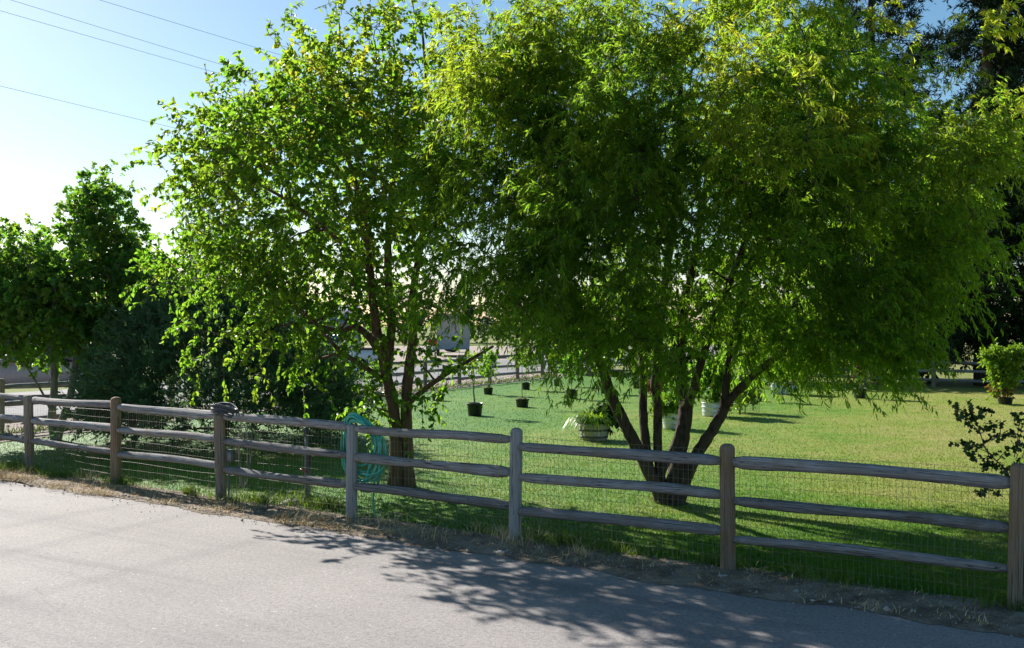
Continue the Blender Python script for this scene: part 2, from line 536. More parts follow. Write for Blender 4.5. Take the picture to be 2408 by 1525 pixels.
M = dict(
    rail=wood_mat('weathered_rail_wood', (0.055, 0.055, 0.06), (0.36, 0.35, 0.355), (0.22, 0.20, 0.18)),
    post=wood_mat('weathered_post_wood', (0.10, 0.08, 0.06), (0.36, 0.315, 0.26), (0.28, 0.21, 0.14), 'Z'),
    post_brown=wood_mat('browned_post_wood', (0.09, 0.065, 0.045), (0.27, 0.21, 0.15), (0.22, 0.14, 0.08), 'Z'),
    post_grey=wood_mat('silvered_post_wood', (0.28, 0.275, 0.28), (0.48, 0.475, 0.475), None, 'Z'),
    wire=plain('galvanised_wire', (0.27, 0.245, 0.19), 0.6, 0.3, 0.1),
    asphalt=asphalt_mat('aged_asphalt', 0.25, R(34), (1.075, 0.985, 0.945)),
    road=asphalt_mat('side_road_asphalt', 0.19, R(-63), (1.0, 0.99, 0.99), 0.3),
    lawn=grass_mat('lawn_turf', 0.95, 0.0),
    blade=grass_mat('grass_blades', 1.1, 0.28),
    ground=soil_mat('field_ground', [(0.10, 0.15, 0.03), (0.17, 0.20, 0.05), (0.26, 0.23, 0.12)], 0.05),
    verge=soil_mat('verge_soil', [(0.11, 0.085, 0.06), (0.24, 0.19, 0.14), (0.38, 0.32, 0.24)], 3.0),
    gravel=soil_mat('gravel_soil', [(0.25, 0.21, 0.17), (0.34, 0.29, 0.24), (0.42, 0.37, 0.31)], 2.0),
    stones=island_mat('pale_stones', [(0.12, 0.11, 0.10), (0.25, 0.23, 0.21), (0.36, 0.33, 0.30), (0.45, 0.42, 0.39)]),
    straw=island_mat('dry_straw', [(0.34, 0.22, 0.11), (0.60, 0.45, 0.24), (0.72, 0.57, 0.33), (0.46, 0.30, 0.15)]),
    rock=plain('rock', (0.42, 0.40, 0.37), 0.9, 0.2, var=0.3, scale=9),
    bark=bark_mat('brown_bark', (0.035, 0.022, 0.016), (0.15, 0.095, 0.065)),
    bark_dark=bark_mat('dark_furrowed_bark', (0.012, 0.010, 0.008), (0.075, 0.057, 0.043), 17),
    bark_grey=bark_mat('grey_bark', (0.09, 0.08, 0.07), (0.24, 0.21, 0.18)),
    bark_conifer=bark_mat('conifer_bark', (0.025, 0.02, 0.018), (0.11, 0.08, 0.06)),
    leaf_broad=leaf_mat('broad_leaf', (0.022, 0.06, 0.012), (0.045, 0.10, 0.018), (0.30, 0.62, 0.035), 0.54, 0.45, (0.72, 0.69, 0.05), 0.3),
    leaf_willow=leaf_mat('willow_leaf', (0.014, 0.045, 0.008), (0.035, 0.085, 0.012), (0.34, 0.64, 0.035), 0.56, 0.5, (0.74, 0.70, 0.04), 0.22),
    leaf_maple=leaf_mat('maple_leaf', (0.045, 0.14, 0.03), (0.08, 0.19, 0.035), (0.25, 0.56, 0.04), 0.5, 0.4, (0.40, 0.42, 0.04)),
    leaf_juniper=leaf_mat('juniper_spray', (0.05, 0.115, 0.055), (0.095, 0.18, 0.085), (0.16, 0.30, 0.09), 0.38, 0.6),
    leaf_pine=leaf_mat('pine_needles', (0.014, 0.032, 0.015), (0.03, 0.055, 0.024), (0.03, 0.06, 0.02), 0.15, 0.75, None, 0.12),
    leaf_dark=leaf_mat('dark_leaf', (0.018, 0.048, 0.012), (0.032, 0.07, 0.018), (0.07, 0.15, 0.02), 0.3, 0.6, None, 0.15),
    leaf_far=leaf_mat('far_leaf', (0.035, 0.07, 0.03), (0.06, 0.10, 0.04), (0.08, 0.14, 0.03), 0.25, 0.6),
    leaf_bright=leaf_mat('bright_leaf', (0.08, 0.19, 0.022), (0.16, 0.27, 0.03), (0.36, 0.58, 0.03), 0.42, 0.4),
    leaf_red=leaf_mat('plum_leaf', (0.05, 0.02, 0.02), (0.09, 0.03, 0.025), (0.20, 0.05, 0.03), 0.3, 0.4),
    leaf_rust=leaf_mat('rust_leaf', (0.10, 0.10, 0.03), (0.28, 0.12, 0.04), (0.35, 0.20, 0.04), 0.35, 0.5),
    leaf_shrub=leaf_mat('shrub_leaf', (0.025, 0.06, 0.014), (0.045, 0.09, 0.02), (0.09, 0.19, 0.02), 0.3, 0.4),
    weed=leaf_mat('green_weed', (0.07, 0.15, 0.02), (0.14, 0.22, 0.03), (0.2, 0.3, 0.03), 0.35, 0.5),
    pot=plain('black_nursery_plastic', (0.016, 0.017, 0.018), 0.42, 0.5),
    pot_blue=plain('faded_dark_plastic', (0.035, 0.055, 0.06), 0.5, 0.4),
    mulch=soil_mat('pot_mulch', [(0.05, 0.035, 0.02), (0.12, 0.10, 0.05), (0.16, 0.15, 0.05)], 9.0),
    barrel=wood_mat('whitewashed_barrel_wood', (0.36, 0.33, 0.29), (0.60, 0.57, 0.52), (0.46, 0.41, 0.34), 'Z'),
    galv=plain('galvanised_sheet', (0.55, 0.57, 0.58), 0.42, 0.5, 0.55, var=0.12, scale=7),
    pipe=plain('dull_galvanised_pipe', (0.22, 0.22, 0.22), 0.6, 0.3, 0.2),
    band=plain('dark_band', (0.10, 0.10, 0.10), 0.6, 0.3),
    hose=plain('green_hose', (0.06, 0.42, 0.33), 0.35, 0.5, var=0.25, scale=20),
    hose_dark=plain('charcoal_hose', (0.05, 0.055, 0.065), 0.38, 0.5),
    cord=plain('pale_cord', (0.24, 0.23, 0.20), 0.6, 0.3),
    box_grey=plain('grey_box', (0.10, 0.115, 0.11), 0.6, 0.3),
    tpost=plain('green_stake', (0.012, 0.05, 0.03), 0.5, 0.4),
    black=plain('black_rubber', (0.02, 0.02, 0.02), 0.7, 0.3),
    redpaint=plain('red_paint', (0.40, 0.03, 0.025), 0.35, 0.5),
    cable=plain('overhead_cable', (0.28, 0.29, 0.31), 0.6, 0.3),
    suv_paint=plain('rosy_brown_paint', (0.52, 0.38, 0.34), 0.35, 0.4, 0.0, var=0.08, coat=0.3),
    white_paint=plain('white_paint', (0.72, 0.73, 0.75), 0.35, 0.5, coat=0.4, var=0.05),
    blue_paint=plain('blue_paint', (0.03, 0.09, 0.30), 0.3, 0.5, 0.1, coat=0.5, var=0.08),
    glass=plain('tinted_glass', (0.02, 0.028, 0.032), 0.05, 0.9, var=0.05),
    chrome=plain('chrome', (0.6, 0.6, 0.62), 0.18, 0.5, 0.95, var=0.03),
    lamp_red=plain('red_lens', (0.45, 0.02, 0.015), 0.15, 0.6, var=0.05),
    lamp_clear=plain('clear_lens', (0.6, 0.62, 0.65), 0.1, 0.6, var=0.05),
    trim=plain('dark_trim', (0.03, 0.03, 0.032), 0.6, 0.3),
    siding=plain('pale_siding', (0.36, 0.38, 0.38), 0.7, 0.3),
    roofing=plain('grey_roofing', (0.22, 0.23, 0.26), 0.7, 0.3),
)

# ------------------------------------------------------------------ ground, lawn, roads
FENCE_PX = [(-97, 1075), (70, 1105), (272, 1142), (520, 1180), (826, 1222), (1211, 1275), (1712, 1347), (2395, 1436)]
FENCE = [G(u, v) for u, v in FENCE_PX]
tdir = Vector((0.828, -0.561, 0)).normalized()
ndir = Vector((-tdir.y, tdir.x, 0))
FENCE.append(FENCE[-1] + tdir * 2.44)
P5 = FENCE[5]


def FL(s, d, z=0.0):
    """near-fence coordinates: s along the fence (to the right), d behind it"""
    p = P5 + tdir * s + ndir * d
    return (p.x, p.y, z)


SL0 = Vector((-9.49, 24.1, 0))
sdir = Vector((0.449, 0.893, 0)).normalized()
sout = Vector((-sdir.y, sdir.x, 0))      # away from the lawn


def SLP(a, d, z=0.0):
    p = SL0 + sdir * a + sout * d
    return (p.x, p.y, z)


BCORNER = Vector((2.09, 47.1, 0))
LAWN = [Vector((-11.97, 19.17, 0)), FENCE[-1] + tdir * 18, BCORNER + tdir * 42, BCORNER]


def grid_sheet(name, c00, c10, c11, c01, nu, nv, mat, z=0.0, bump=0.0):
    u = np.linspace(0, 1, nu + 1)
    v = np.linspace(0, 1, nv + 1)
    U, V = np.meshgrid(u, v, indexing='ij')
    c = [np.array(tuple(x)[:2]) for x in (c00, c10, c11, c01)]
    P = (c[0] * ((1 - U) * (1 - V))[..., None] + c[1] * (U * (1 - V))[..., None] + c[2] * (U * V)[..., None] + c[3] * ((1 - U) * V)[..., None])
    Z = np.full(U.shape, z) + (rng.normal(0, bump, U.shape) if bump else 0)
    vs = np.concatenate([P, Z[..., None]], -1).reshape(-1, 3)
    i, j = np.meshgrid(np.arange(nu), np.arange(nv), indexing='ij')
    a = (i * (nv + 1) + j).ravel()
    q = np.stack([a, a + nv + 1, a + nv + 2, a + 1], 1)
    return structure(mesh_np(name, vs, [q], mat, smooth=bump > 0))


grid_sheet('ground', (-900, -60), (900, -60), (900, 1800), (-900, 1800), 8, 8, M['ground'], -0.04)
grid_sheet('lawn', LAWN[0], LAWN[1], LAWN[2], LAWN[3], 12, 12, M['lawn'], 0.0)
grid_sheet('driveway', FL(-34, -26), FL(26, -26), FL(26, -0.6), FL(-34, -0.6), 2, 2, M['asphalt'], 0.004)
# the soil strip under the fence, with a ragged edge towards the driveway
ns, nd = 420, 14
sv = np.linspace(-16, 12, ns + 1)
edge = -0.70 - 0.012 * sv + 0.05 * np.sin(sv * 2.1) + 0.04 * np.sin(sv * 5.3 + 1) + rng.normal(0, 0.018, ns + 1)
back = 0.16 + 0.05 * np.sin(sv * 3.1) + rng.normal(0, 0.02, ns + 1)
vt = np.linspace(0, 1, nd + 1)
SS = np.repeat(sv[:, None], nd + 1, 1)
DD = edge[:, None] * (1 - vt) + back[:, None] * vt
hump = np.sin(np.pi * np.clip(vt, 0, 1)) * 0.03
ZZ = 0.008 + hump[None, :] + rng.normal(0, 0.009, SS.shape) * np.sin(np.pi * vt)[None, :]
P5n = np.array(P5)
vv = P5n[None, None, :] + SS[..., None] * np.array(tdir) + DD[..., None] * np.array(ndir)
vv[..., 2] = ZZ
ii, jj = np.meshgrid(np.arange(ns), np.arange(nd), indexing='ij')
aa = (ii * (nd + 1) + jj).ravel()
structure(mesh_np('verge', vv.reshape(-1, 3), [np.stack([aa, aa + nd + 1, aa + nd + 2, aa + 1], 1)], M['verge'], smooth=True))
grid_sheet('gravel_shoulder', SLP(-6, -1.7), SLP(27, -0.55), SLP(27, 1.6), SLP(-6, 1.6), 60, 6, M['gravel'], 0.012, 0.004)
grid_sheet('side_road', SLP(-40, 1.6), SLP(110, 1.6), SLP(110, 11), SLP(-40, 11), 4, 2, M['road'], 0.0)
grid_sheet('farmyard', (-30, 58), (8, 66), (20, 110), (-40, 110), 6, 6, M['gravel'], -0.012)


# ---- scattered stones and straw
def stones(name, pts, size, mat):
    n = len(pts)
    base = np.array([(1, 0, 0), (0, 1, 0), (-1, 0, 0), (0, -1, 0), (0, 0, 0.75), (0, 0, -0.6)], dtype=float)
    s = size[:, None, None] * base[None] * (1 + rng.normal(0, 0.28, (n, 6, 3)))
    th = rng.uniform(0, 6.28, n)
    x = s[..., 0] * np.cos(th)[:, None] - s[..., 1] * np.sin(th)[:, None]
    y = s[..., 0] * np.sin(th)[:, None] + s[..., 1] * np.cos(th)[:, None]
    V = np.stack([x, y, s[..., 2]], -1) + pts[:, None, :]
    f = np.array([(0, 1, 4), (1, 2, 4), (2, 3, 4), (3, 0, 4), (1, 0, 5), (2, 1, 5), (3, 2, 5), (0, 3, 5)])
    Fc = (np.arange(n)[:, None, None] * 6 + f[None]).reshape(-1, 3)
    o = mesh_np(name, V.reshape(-1, 3), [Fc], mat)
    return o


def along_fence(n, s0, s1, dfun):
    s = rng.uniform(s0, s1, n)
    d = dfun(n, s)
    p = P5n[None] + s[:, None] * np.array(tdir) + d[:, None] * np.array(ndir)
    return p, s, d


p, s, d = along_fence(6500, -13, 9, lambda n, s: np.clip(rng.normal(-0.33, 0.2, n), -0.82, 0.15))
p[:, 2] = 0.022
tag(stones('gravel_stones', p, rng.lognormal(-4.7, 0.42, len(p)), M['stones']), 'loose grey gravel on the soil under the near fence', 'gravel', kind='stuff')
p, s, d = along_fence(330, -11, 8, lambda n, s: -0.72 - rng.exponential(0.4, n))
p[:, 2] = 0.008
tag(stones('pebbles', p, rng.lognormal(-5.4, 0.4, len(p)), M['stones']), 'tiny pebbles strewn over the driveway edge', 'pebbles', kind='stuff')


def blades(name, pts, length, width, lean, mat, curl=0.0):
    """one bent two-triangle-ish blade per point: base pair, tip"""
    n = len(pts)
    th = rng.uniform(0, 2 * math.pi, n)
    side = np.stack([np.cos(th), np.sin(th), np.zeros(n)], 1)
    out = np.stack([-np.sin(th), np.cos(th), np.zeros(n)], 1) * np.sign(rng.normal(size=n))[:, None]
    lz = np.sqrt(np.clip(1 - lean ** 2, 0.01, 1))
    tip = pts + (out * lean[:, None] + np.array([0, 0, 1]) * lz[:, None]) * length[:, None]
    V = np.stack([pts - side * width[:, None] / 2, pts + side * width[:, None] / 2, tip], 1)
    Fc = (np.arange(n)[:, None] * 3 + np.arange(3)[None])
    return mesh_np(name, V.reshape(-1, 3), [Fc], mat)


def strands(name, pts, length, mat, lean=(0.6, 1.0), w=0.005):
    """curved straw strands, two quads each"""
    n = len(pts)
    th = rng.uniform(0, 2 * math.pi, n)
    o = np.stack([np.cos(th), np.sin(th), np.zeros(n)], 1)
    sd = np.stack([-np.sin(th), np.cos(th), np.zeros(n)], 1)
    le = rng.uniform(lean[0], lean[1], n)
    up = np.sqrt(1 - le ** 2)
    a = pts
    b = pts + (o * le[:, None] * 0.5 + np.array([0, 0, 1]) * (up * 0.75 + 0.12)[:, None]) * length[:, None] * 0.5
    c = pts + (o * le[:, None] + sd * rng.normal(0, 0.3, n)[:, None] + np.array([0, 0, 1]) * (up - 0.1)[:, None]) * length[:, None]
    c[:, 2] = np.maximum(c[:, 2], pts[:, 2])
    ww = w * rng.uniform(0.5, 1.3, n)[:, None]
    V = np.stack([a - sd * ww, a + sd * ww, b - sd * ww, b + sd * ww, c], 1)
    k = np.arange(n)[:, None] * 5
    return mesh_np(name, V.reshape(-1, 3), [k + np.array([[0, 1, 3, 2]]), k + np.array([[2, 3, 4]])], mat)


def clumped(n, s0, s1, dm, ds, dens=4.0):
    k = int((s1 - s0) * dens)
    cs = rng.uniform(s0, s1, k)
    cd = rng.normal(dm, ds, k)
    i = rng.integers(0, k, n)
    sz = rng.uniform(0.04, 0.17, k)[i]
    s = cs[i] + rng.normal(0, 1, n) * sz * 1.5
    d = cd[i] + rng.normal(0, 1, n) * sz * 0.7
    p = P5n[None] + s[:, None] * np.array(tdir) + d[:, None] * np.array(ndir)
    return p, s, d


p, s, d = clumped(21000, -13, 8.5, -0.36, 0.17, 7)
keep = (d > -0.95) & (d < 0.2) & (rng.uniform(size=len(d)) < np.where(s > -.5, .22, 1.0))
p = p[keep]
p[:, 2] = 0.03
tag(strands('dry_grass', p, rng.uniform(0.03, 0.13, len(p)), M['straw'], (0.8, 1.0), 0.0027), 'mat of dry straw-coloured grass along the edge of the driveway', 'dry grass', kind='stuff')
p, s, d = clumped(1300, -12, 1.5, -0.22, 0.2, 2.6)
p[:, 2] = 0.03
tag(strands('dead_weeds', p, rng.uniform(0.06, 0.26, len(p)), M['straw'], (0.3, 0.9), 0.0026), 'standing brown dead weeds at the foot of the near fence', 'weeds', kind='stuff')
p, s, d = clumped(3200, -11, 6, 0.12, 0.13, 1.3)
p[:, 2] = 0.02
tag(strands('green_weeds', p, rng.uniform(0.06, 0.2, len(p)), M['weed'], (0.2, 0.8), 0.006), 'bright green weeds and long grass at the foot of the wire mesh', 'weeds', kind='stuff')
p = np.array([SLP(a, dd) for a, dd in zip(rng.uniform(-4, 27, 3200), rng.uniform(-1.2, 1.4, 3200))])
p[:, 2] = 0.02
tag(stones('shoulder_stones', p, rng.lognormal(-4.0, 0.4, len(p)), M['stones']), 'pale gravel along the foot of the side fence', 'gravel', kind='stuff')

# ---- lawn grass
NB = 540000
y = 1.0 / np.sqrt(rng.uniform(1 / 49.0 ** 2, 1 / 7.6 ** 2, NB))
x = rng.uniform(-1, 1, NB) * (0.53 * y + 1.2)
pts = np.stack([x, y, np.zeros(NB)], 1)
inside = np.ones(NB, dtype=bool)
for a, b in zip(LAWN, LAWN[1:] + LAWN[:1]):
    e = np.array((b - a).normalized())
    nn = np.array([-e[1], e[0]])
    inside &= ((pts[:, :2] - np.array(a)[:2]) @ nn) > 0.07
# thin out on the gravel inside the side fence
ds = (pts[:, :2] - np.array(SL0)[:2]) @ np.array(sout)[:2]
inside &= ds < np.where(pts[:, 1] < 30, -1.1 - 0.15 * np.sin(pts[:, 1] * 3), -0.45) + rng.normal(0, 0.1, NB)
pts = pts[inside]
yy = pts[:, 1]
tag(blades('lawn_grass', pts, rng.uniform(0.018, 0.036, len(pts)) * (1 + 0.012 * yy), 0.0036 + 0.00040 * yy, rng.uniform(0.3, 0.92, len(pts)), M['blade']),
    'mown lawn of green and yellowing grass between the three fences', 'grass', kind='stuff')
# longer unmown grass at the foot of the side fence
p = np.array([SLP(a, dd) for a, dd in zip(rng.uniform(-5, 25, 2600), rng.normal(-0.35, 0.22, 2600))])
tag(strands('fence_grass', p, rng.uniform(0.08, 0.22, len(p)), M['weed'], (0.2, 0.8), 0.012), 'unmown grass tufts along the side fence', 'grass', kind='stuff')


# ------------------------------------------------------------------ foliage
LEAF_SHAPES = {
    # x across, y along, z off the blade; faces
    'broad': (np.array([(0, 0, 0), (-.42, .22, .10), (-.40, .58, .08), (0, 1, -.10), (.40, .58, .08), (.42, .22, .10)]), [np.array([(0, 3, 2, 1), (0, 5, 4, 3)])]),
    'narrow': (np.array([(0, 0, 0), (-.55, .48, -.02), (.55, .42, .02), (0, 1, -.30)]), [np.array([(0, 2, 1), (1, 2, 3)])]),
    'lobed': (np.array([(0, 0, 0), (-.55, .30, .10), (-.22, .50, 0), (-.40, .85, .05), (0, 1.05, -.12), (.40, .85, .05), (.22, .50, 0), (.55, .30, .10)]),
              [np.array([(0, 2, 1), (0, 7, 6), (2, 4, 3), (6, 5, 4)]), np.array([(0, 6, 4, 2)])]),
    'needle': (np.array([(0, 0, 0), (-.5, .45, .0), (.5, .45, .0), (0, 1, 0)]), [np.array([(0, 2, 3, 1)])]),
}


def leaf_mesh(name, kind, pos, dirn, nrm, length, width, mat, parent=None, origin=(0, 0, 0), young=None):
    tv, tf = LEAF_SHAPES[kind]
    n, k = len(pos), len(tv)
    d = norm(dirn)
    nn = norm(nrm - d * np.sum(nrm * d, -1, keepdims=True))
    s = np.cross(d, nn)
    V = (pos[:, None, :] + (tv[None, :, 0] * width[:, None])[..., None] * s[:, None, :]
         + (tv[None, :, 1] * length[:, None])[..., None] * d[:, None, :]
         + (tv[None, :, 2] * length[:, None])[..., None] * nn[:, None, :])
    Fs = []
    groups = {}
    for f in tf:
        groups.setdefault(f.shape[1], []).append(f)
    for f in groups.values():
        f = np.concatenate(f)
        Fs.append((np.arange(n)[:, None, None] * k + f[None]).reshape(-1, f.shape[1]))
    o = mesh_np(name, V.reshape(-1, 3), Fs, mat, parent, origin)
    if young is not None:
        at = o.data.attributes.new('young', 'FLOAT', 'POINT')
        at.data.foreach_set('value', np.repeat(young, k).astype(np.float32))
    return o


def sample_clumps(ells, n, inner=0.6, keep_in=0.12, power=0.45):
    """points in a union of ellipsoids, mostly near its outside. ells: (cx,cy,cz,rx,ry,rz,weight)"""
    E = np.array([e[:6] for e in ells])
    w = np.array([e[6] if len(e) > 6 else 1.0 for e in ells]) * E[:, 3] * E[:, 4] * E[:, 5]
    w = w / w.sum()
    out = []
    while len(out) < n:
        i = rng.choice(len(E), p=w)
        d = norm(rng.normal(size=3))
        r = rng.uniform(0, 1) ** power
        p = E[i, :3] + d * r * E[i, 3:]
        q = np.min(np.linalg.norm((p - E[:, :3]) / E[:, 3:], axis=1))
        if q < inner and rng.uniform() > keep_in:
            continue
        out.append(p)
    return np.array(out)


def grow(nodes, nrad, clumps, r_tip=0.008, seg=6, bend=0.25, rise=0.25):
    """join every clump to the nearest point of the growing skeleton; returns list of (path, radii)"""
    nodes = [np.array(x, dtype=float) for x in nodes]
    N = np.array(nodes)
    Rn = np.array(nrad, dtype=float)
    dist = np.array([np.min(np.linalg.norm(N - c, axis=1)) for c in clumps])
    out = []
    for ci in np.argsort(dist):
        c = clumps[ci]
        dv = c - N
        dd = np.linalg.norm(dv, axis=1)
        cost = dd + 0.9 * np.maximum(0, N[:, 2] - c[2] + 0.1) + 0.5 * np.maximum(0, 0.012 - Rn) * 40
        k = int(np.argmin(cost))
        a, r0 = N[k], max(min(Rn[k] * 0.75, 0.012 + 0.018 * dd[k]), r_tip)
        L = dd[k]
        mid = (a + c) / 2 + rng.normal(0, bend * L * 0.35, 3) + np.array([0, 0, rise * L * 0.5])
        t = np.linspace(0, 1, seg + 1)[:, None]
        pth = a * (1 - t) ** 2 + 2 * mid * t * (1 - t) + c * t ** 2
        pth[1:-1] += rng.normal(0, 0.02 * L, pth[1:-1].shape)
        rad = r0 + (r_tip - r0) * np.linspace(0, 1, seg + 1)
        out.append((pth, rad))
        N = np.vstack([N, pth[2:]])
        Rn = np.concatenate([Rn, rad[2:]])
    return out


def twigs_and_leaves(clumps, centre, per, tl, spread, leaves, droop, up=0.3, outw=0.7, jit=0.6, hang=0.3, lside=0.7, yp=None, k=3, tmin=0.12):
    """twigs of every clump and the leaves along them -> P (n,k,3), leaf pos, dir, young"""
    n = len(clumps) * per
    ci = np.repeat(np.arange(len(clumps)), per)
    c0 = clumps[ci] + rng.normal(0, 1, (n, 3)) * spread
    ow = norm(c0 - np.asarray(centre)[None])
    d0 = norm(ow * outw + rng.normal(size=(n, 3)) * jit + np.array([0, 0, up]))
    L = rng.uniform(tl[0], tl[1], n)
    dr = rng.uniform(droop[0], droop[1], n)
    wob = rng.normal(0, 0.09, (n, 3))

    def at(t, i):
        return c0[i] + d0[i] * (L[i] * t)[:, None] - np.array([0, 0, 1]) * (dr[i] * L[i] * t * t)[:, None] + wob[i] * (L[i] * np.sin(t * 4.0))[:, None]

    def tan(t, i):
        return norm(d0[i] - np.array([0, 0, 1]) * (2 * dr[i] * t)[:, None] + wob[i] * (4 * np.cos(t * 4.0))[:, None])
    idx = np.arange(n)
    P = np.stack([at(np.full(n, t), idx) for t in np.linspace(0, 1, k)], 1)
    li = np.repeat(idx, leaves)
    t = rng.uniform(tmin, 1.03, len(li))
    pos = at(t, li)
    tg = tan(t, li)
    sd = np.cross(tg, norm(rng.normal(size=(len(li), 3))))
    dr_l = norm(tg * 0.55 + norm(sd) * lside + np.array([0, 0, -hang]) + rng.normal(0, 0.15, (len(li), 3)))
    yg = None
    if yp is not None:
        cy = yp[ci]
        yg = np.clip(cy[li] * (0.35 + 0.75 * t) + rng.normal(0, 0.08, len(li)), 0, 1)
    return P, pos, dr_l, yg


def face_up(n, up=0.8):
    return norm(rng.normal(size=(n, 3)) + np.array([0, 0, up]))


def stems_mesh(stems, sides=10, rough=0.06, sub=4):
    acc = Acc()
    nodes, rads = [], []
    for pts, r in stems:
        pth = smooth_path(pts, sub)
        rr = np.interp(np.linspace(0, 1, len(pth)), np.linspace(0, 1, len(r)), r)
        acc.tube(pth, rr, sides, rough)
        nodes += list(pth)
        rads += list(rr)
    return acc, nodes, rads


def line_of(px, Y, dY=None):
    out = []
    for i, (u, v) in enumerate(px):
        y = Y if dY is None else Y + np.interp(i / max(len(px) - 1, 1), np.linspace(0, 1, len(dY)), dY)
        out.append(W(u, v, y))
    return out


# ---- the broad-leaved tree behind the green hose
def broad_tree():
    Y0 = 14.7
    base = G(944, 1145)
    t = thing('broadleaf_tree', 'twin-trunked broad-leaved tree with sunlit yellow-green leaves behind the green hose', 'tree', base)
    st = [
        (line_of([(930, 1150), (931, 1110), (930, 1040), (925, 960), (907, 870), (887, 780), (876, 700), (868, 600), (850, 480), (805, 330), (775, 190)], Y0, (0, 0, 0, -.2, -.5)), (.125, .095, .088, .08, .068, .06, .048, .036, .025, .012)),
        (line_of([(962, 1150), (960, 1110), (958, 1040), (955, 950), (963, 860), (971, 790), (968, 720), (985, 600), (1010, 450), (1012, 300), (1000, 150), (990, 40)], Y0, (0, 0, .1, .4, .6)), (.105, .082, .078, .074, .064, .055, .046, .036, .025, .012)),
        (line_of([(907, 870), (922, 760), (912, 640), (916, 500), (930, 350), (935, 190), (920, 60)], Y0, (-.0, .2, .5, .7)), (.07, .06, .05, .035, .02, .01)),
        (line_of([(958, 952), (1000, 915), (1050, 880), (1100, 850), (1160, 815)], Y0, (0, -.3, -.5)), (.04, .035, .028, .018)),
        (line_of([(915, 905), (860, 865), (805, 830), (770, 795), (730, 750), (690, 715)], Y0, (0, -.3, -.6)), (.042, .036, .026, .016, .008)),
        (line_of([(888, 830), (873, 799), (845, 773), (831, 769), (799, 778), (740, 760), (660, 690), (560, 570)], Y0, (0, .2, .6)), (.055, .05, .045, .035, .022, .012)),
        (line_of([(872, 640), (790, 560), (690, 480), (590, 420), (510, 330)], Y0, (-.2, -.5, -.9)), (.035, .028, .018, .01)),
        (line_of([(868, 600), (820, 440), (740, 330), (640, 240)], Y0, (0, .6, 1.1)), (.03, .024, .016, .009)),
        (line_of([(985, 600), (1040, 480), (1075, 330), (1085, 180)], Y0, (.3, 0, -.4)), (.03, .024, .016, .009)),
    ]
    acc, nodes, rads = stems_mesh(st, 10, 0.07)
    acc.build('trunk', M['bark'], t, base, True)
    s = Y0 / F
    E = lambda u, v, rx, ry, rz, w=1, dy=0: (*W(u, v, Y0 + dy), rx * (Y0 + dy) / Y0, ry, rz * (Y0 + dy) / Y0, w)
    ells = [E(760, 430, 1.75, 2.2, 1.65, 1, -.1), E(570, 660, .95, 1.1, .75, 1, .5), E(640, 480, 1.15, 1.5, 1.0, 1, .4), E(900, 170, 1.2, 1.4, 1.05, 1, .1), E(1010, 320, .75, 1.0, 1.25, .8, .6),
            E(700, 300, .95, 1.5, .75), E(720, 720, 1.1, 1.2, .65, .9, .3), E(1010, 720, .75, 1.2, .55, .6, -.2), E(880, 620, 1.0, 1.3, .8, .4)]
    cl = sample_clumps(ells, 265, 0.5, 0.22, 0.42)
    extra = np.array([tuple(W(u, v, Y0 + dy)) for u, v, dy in
                      [(890, 930, -.25), (880, 960, -.25), (860, 890, -.2), (470, 300, -.4), (430, 330, -.5), (440, 640, 0), (410, 600, .2), (480, 780, .2),
                       (560, 830, .3), (700, 850, .2), (520, 560, .1), (890, 740, -.2), (985, 850, -.3), (1040, 880, -.4)]])
    cl = np.vstack([cl, extra])
    br = grow(nodes, rads, cl, 0.006, 6, 0.3, 0.2)
    # upright shoots that stick out of the top
    shoots = []
    for u0, v0, u1, v1 in [(560, 300, 480, 150), (620, 250, 583, 160), (800, 110, 788, 10), (900, 60, 880, -10), (700, 210, 668, 140), (980, 60, 965, -20), (640, 330, 600, 220), (470, 470, 420, 280),
                           (500, 560, 400, 470), (530, 500, 440, 450), (420, 640, 330, 560), (860, 80, 835, 20), (1040, 90, 1075, 10), (740, 190, 715, 120), (560, 400, 520, 320)]:
        dy = rng.uniform(-.5, .5)
        a, b = np.array(W(u0, v0, Y0 + dy)), np.array(W(u1, v1, Y0 + dy * 1.2))
        m = (a + b) / 2 + rng.normal(0, .06, 3)
        shoots.append(smooth_path([a, m, b], 4))
    bacc = Acc()
    for pth, rad in br:
        bacc.tube(pth, rad, 5, 0, cap=False)
    for pth in shoots:
        bacc.tube(pth, np.linspace(.010, .003, len(pth)), 4, cap=False)
    C = np.array([(760 - UC) * s, Y0, HC + (VC - 560) * s])
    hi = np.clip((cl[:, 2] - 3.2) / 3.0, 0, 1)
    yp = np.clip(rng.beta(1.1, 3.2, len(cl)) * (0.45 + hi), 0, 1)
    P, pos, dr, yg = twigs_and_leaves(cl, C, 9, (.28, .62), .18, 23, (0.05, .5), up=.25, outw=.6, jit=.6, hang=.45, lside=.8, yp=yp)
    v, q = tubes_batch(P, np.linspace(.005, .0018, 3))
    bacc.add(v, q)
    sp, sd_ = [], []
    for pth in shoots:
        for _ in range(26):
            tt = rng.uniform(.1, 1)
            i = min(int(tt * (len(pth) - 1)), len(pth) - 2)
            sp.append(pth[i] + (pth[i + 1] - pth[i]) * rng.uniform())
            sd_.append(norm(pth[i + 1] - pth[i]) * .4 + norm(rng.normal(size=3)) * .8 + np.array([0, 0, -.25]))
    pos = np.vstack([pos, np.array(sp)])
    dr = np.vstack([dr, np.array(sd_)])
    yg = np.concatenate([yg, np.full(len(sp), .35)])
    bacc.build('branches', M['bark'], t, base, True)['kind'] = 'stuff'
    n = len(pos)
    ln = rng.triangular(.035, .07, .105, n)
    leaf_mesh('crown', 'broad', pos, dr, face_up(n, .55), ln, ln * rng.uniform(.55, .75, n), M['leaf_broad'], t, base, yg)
    return t


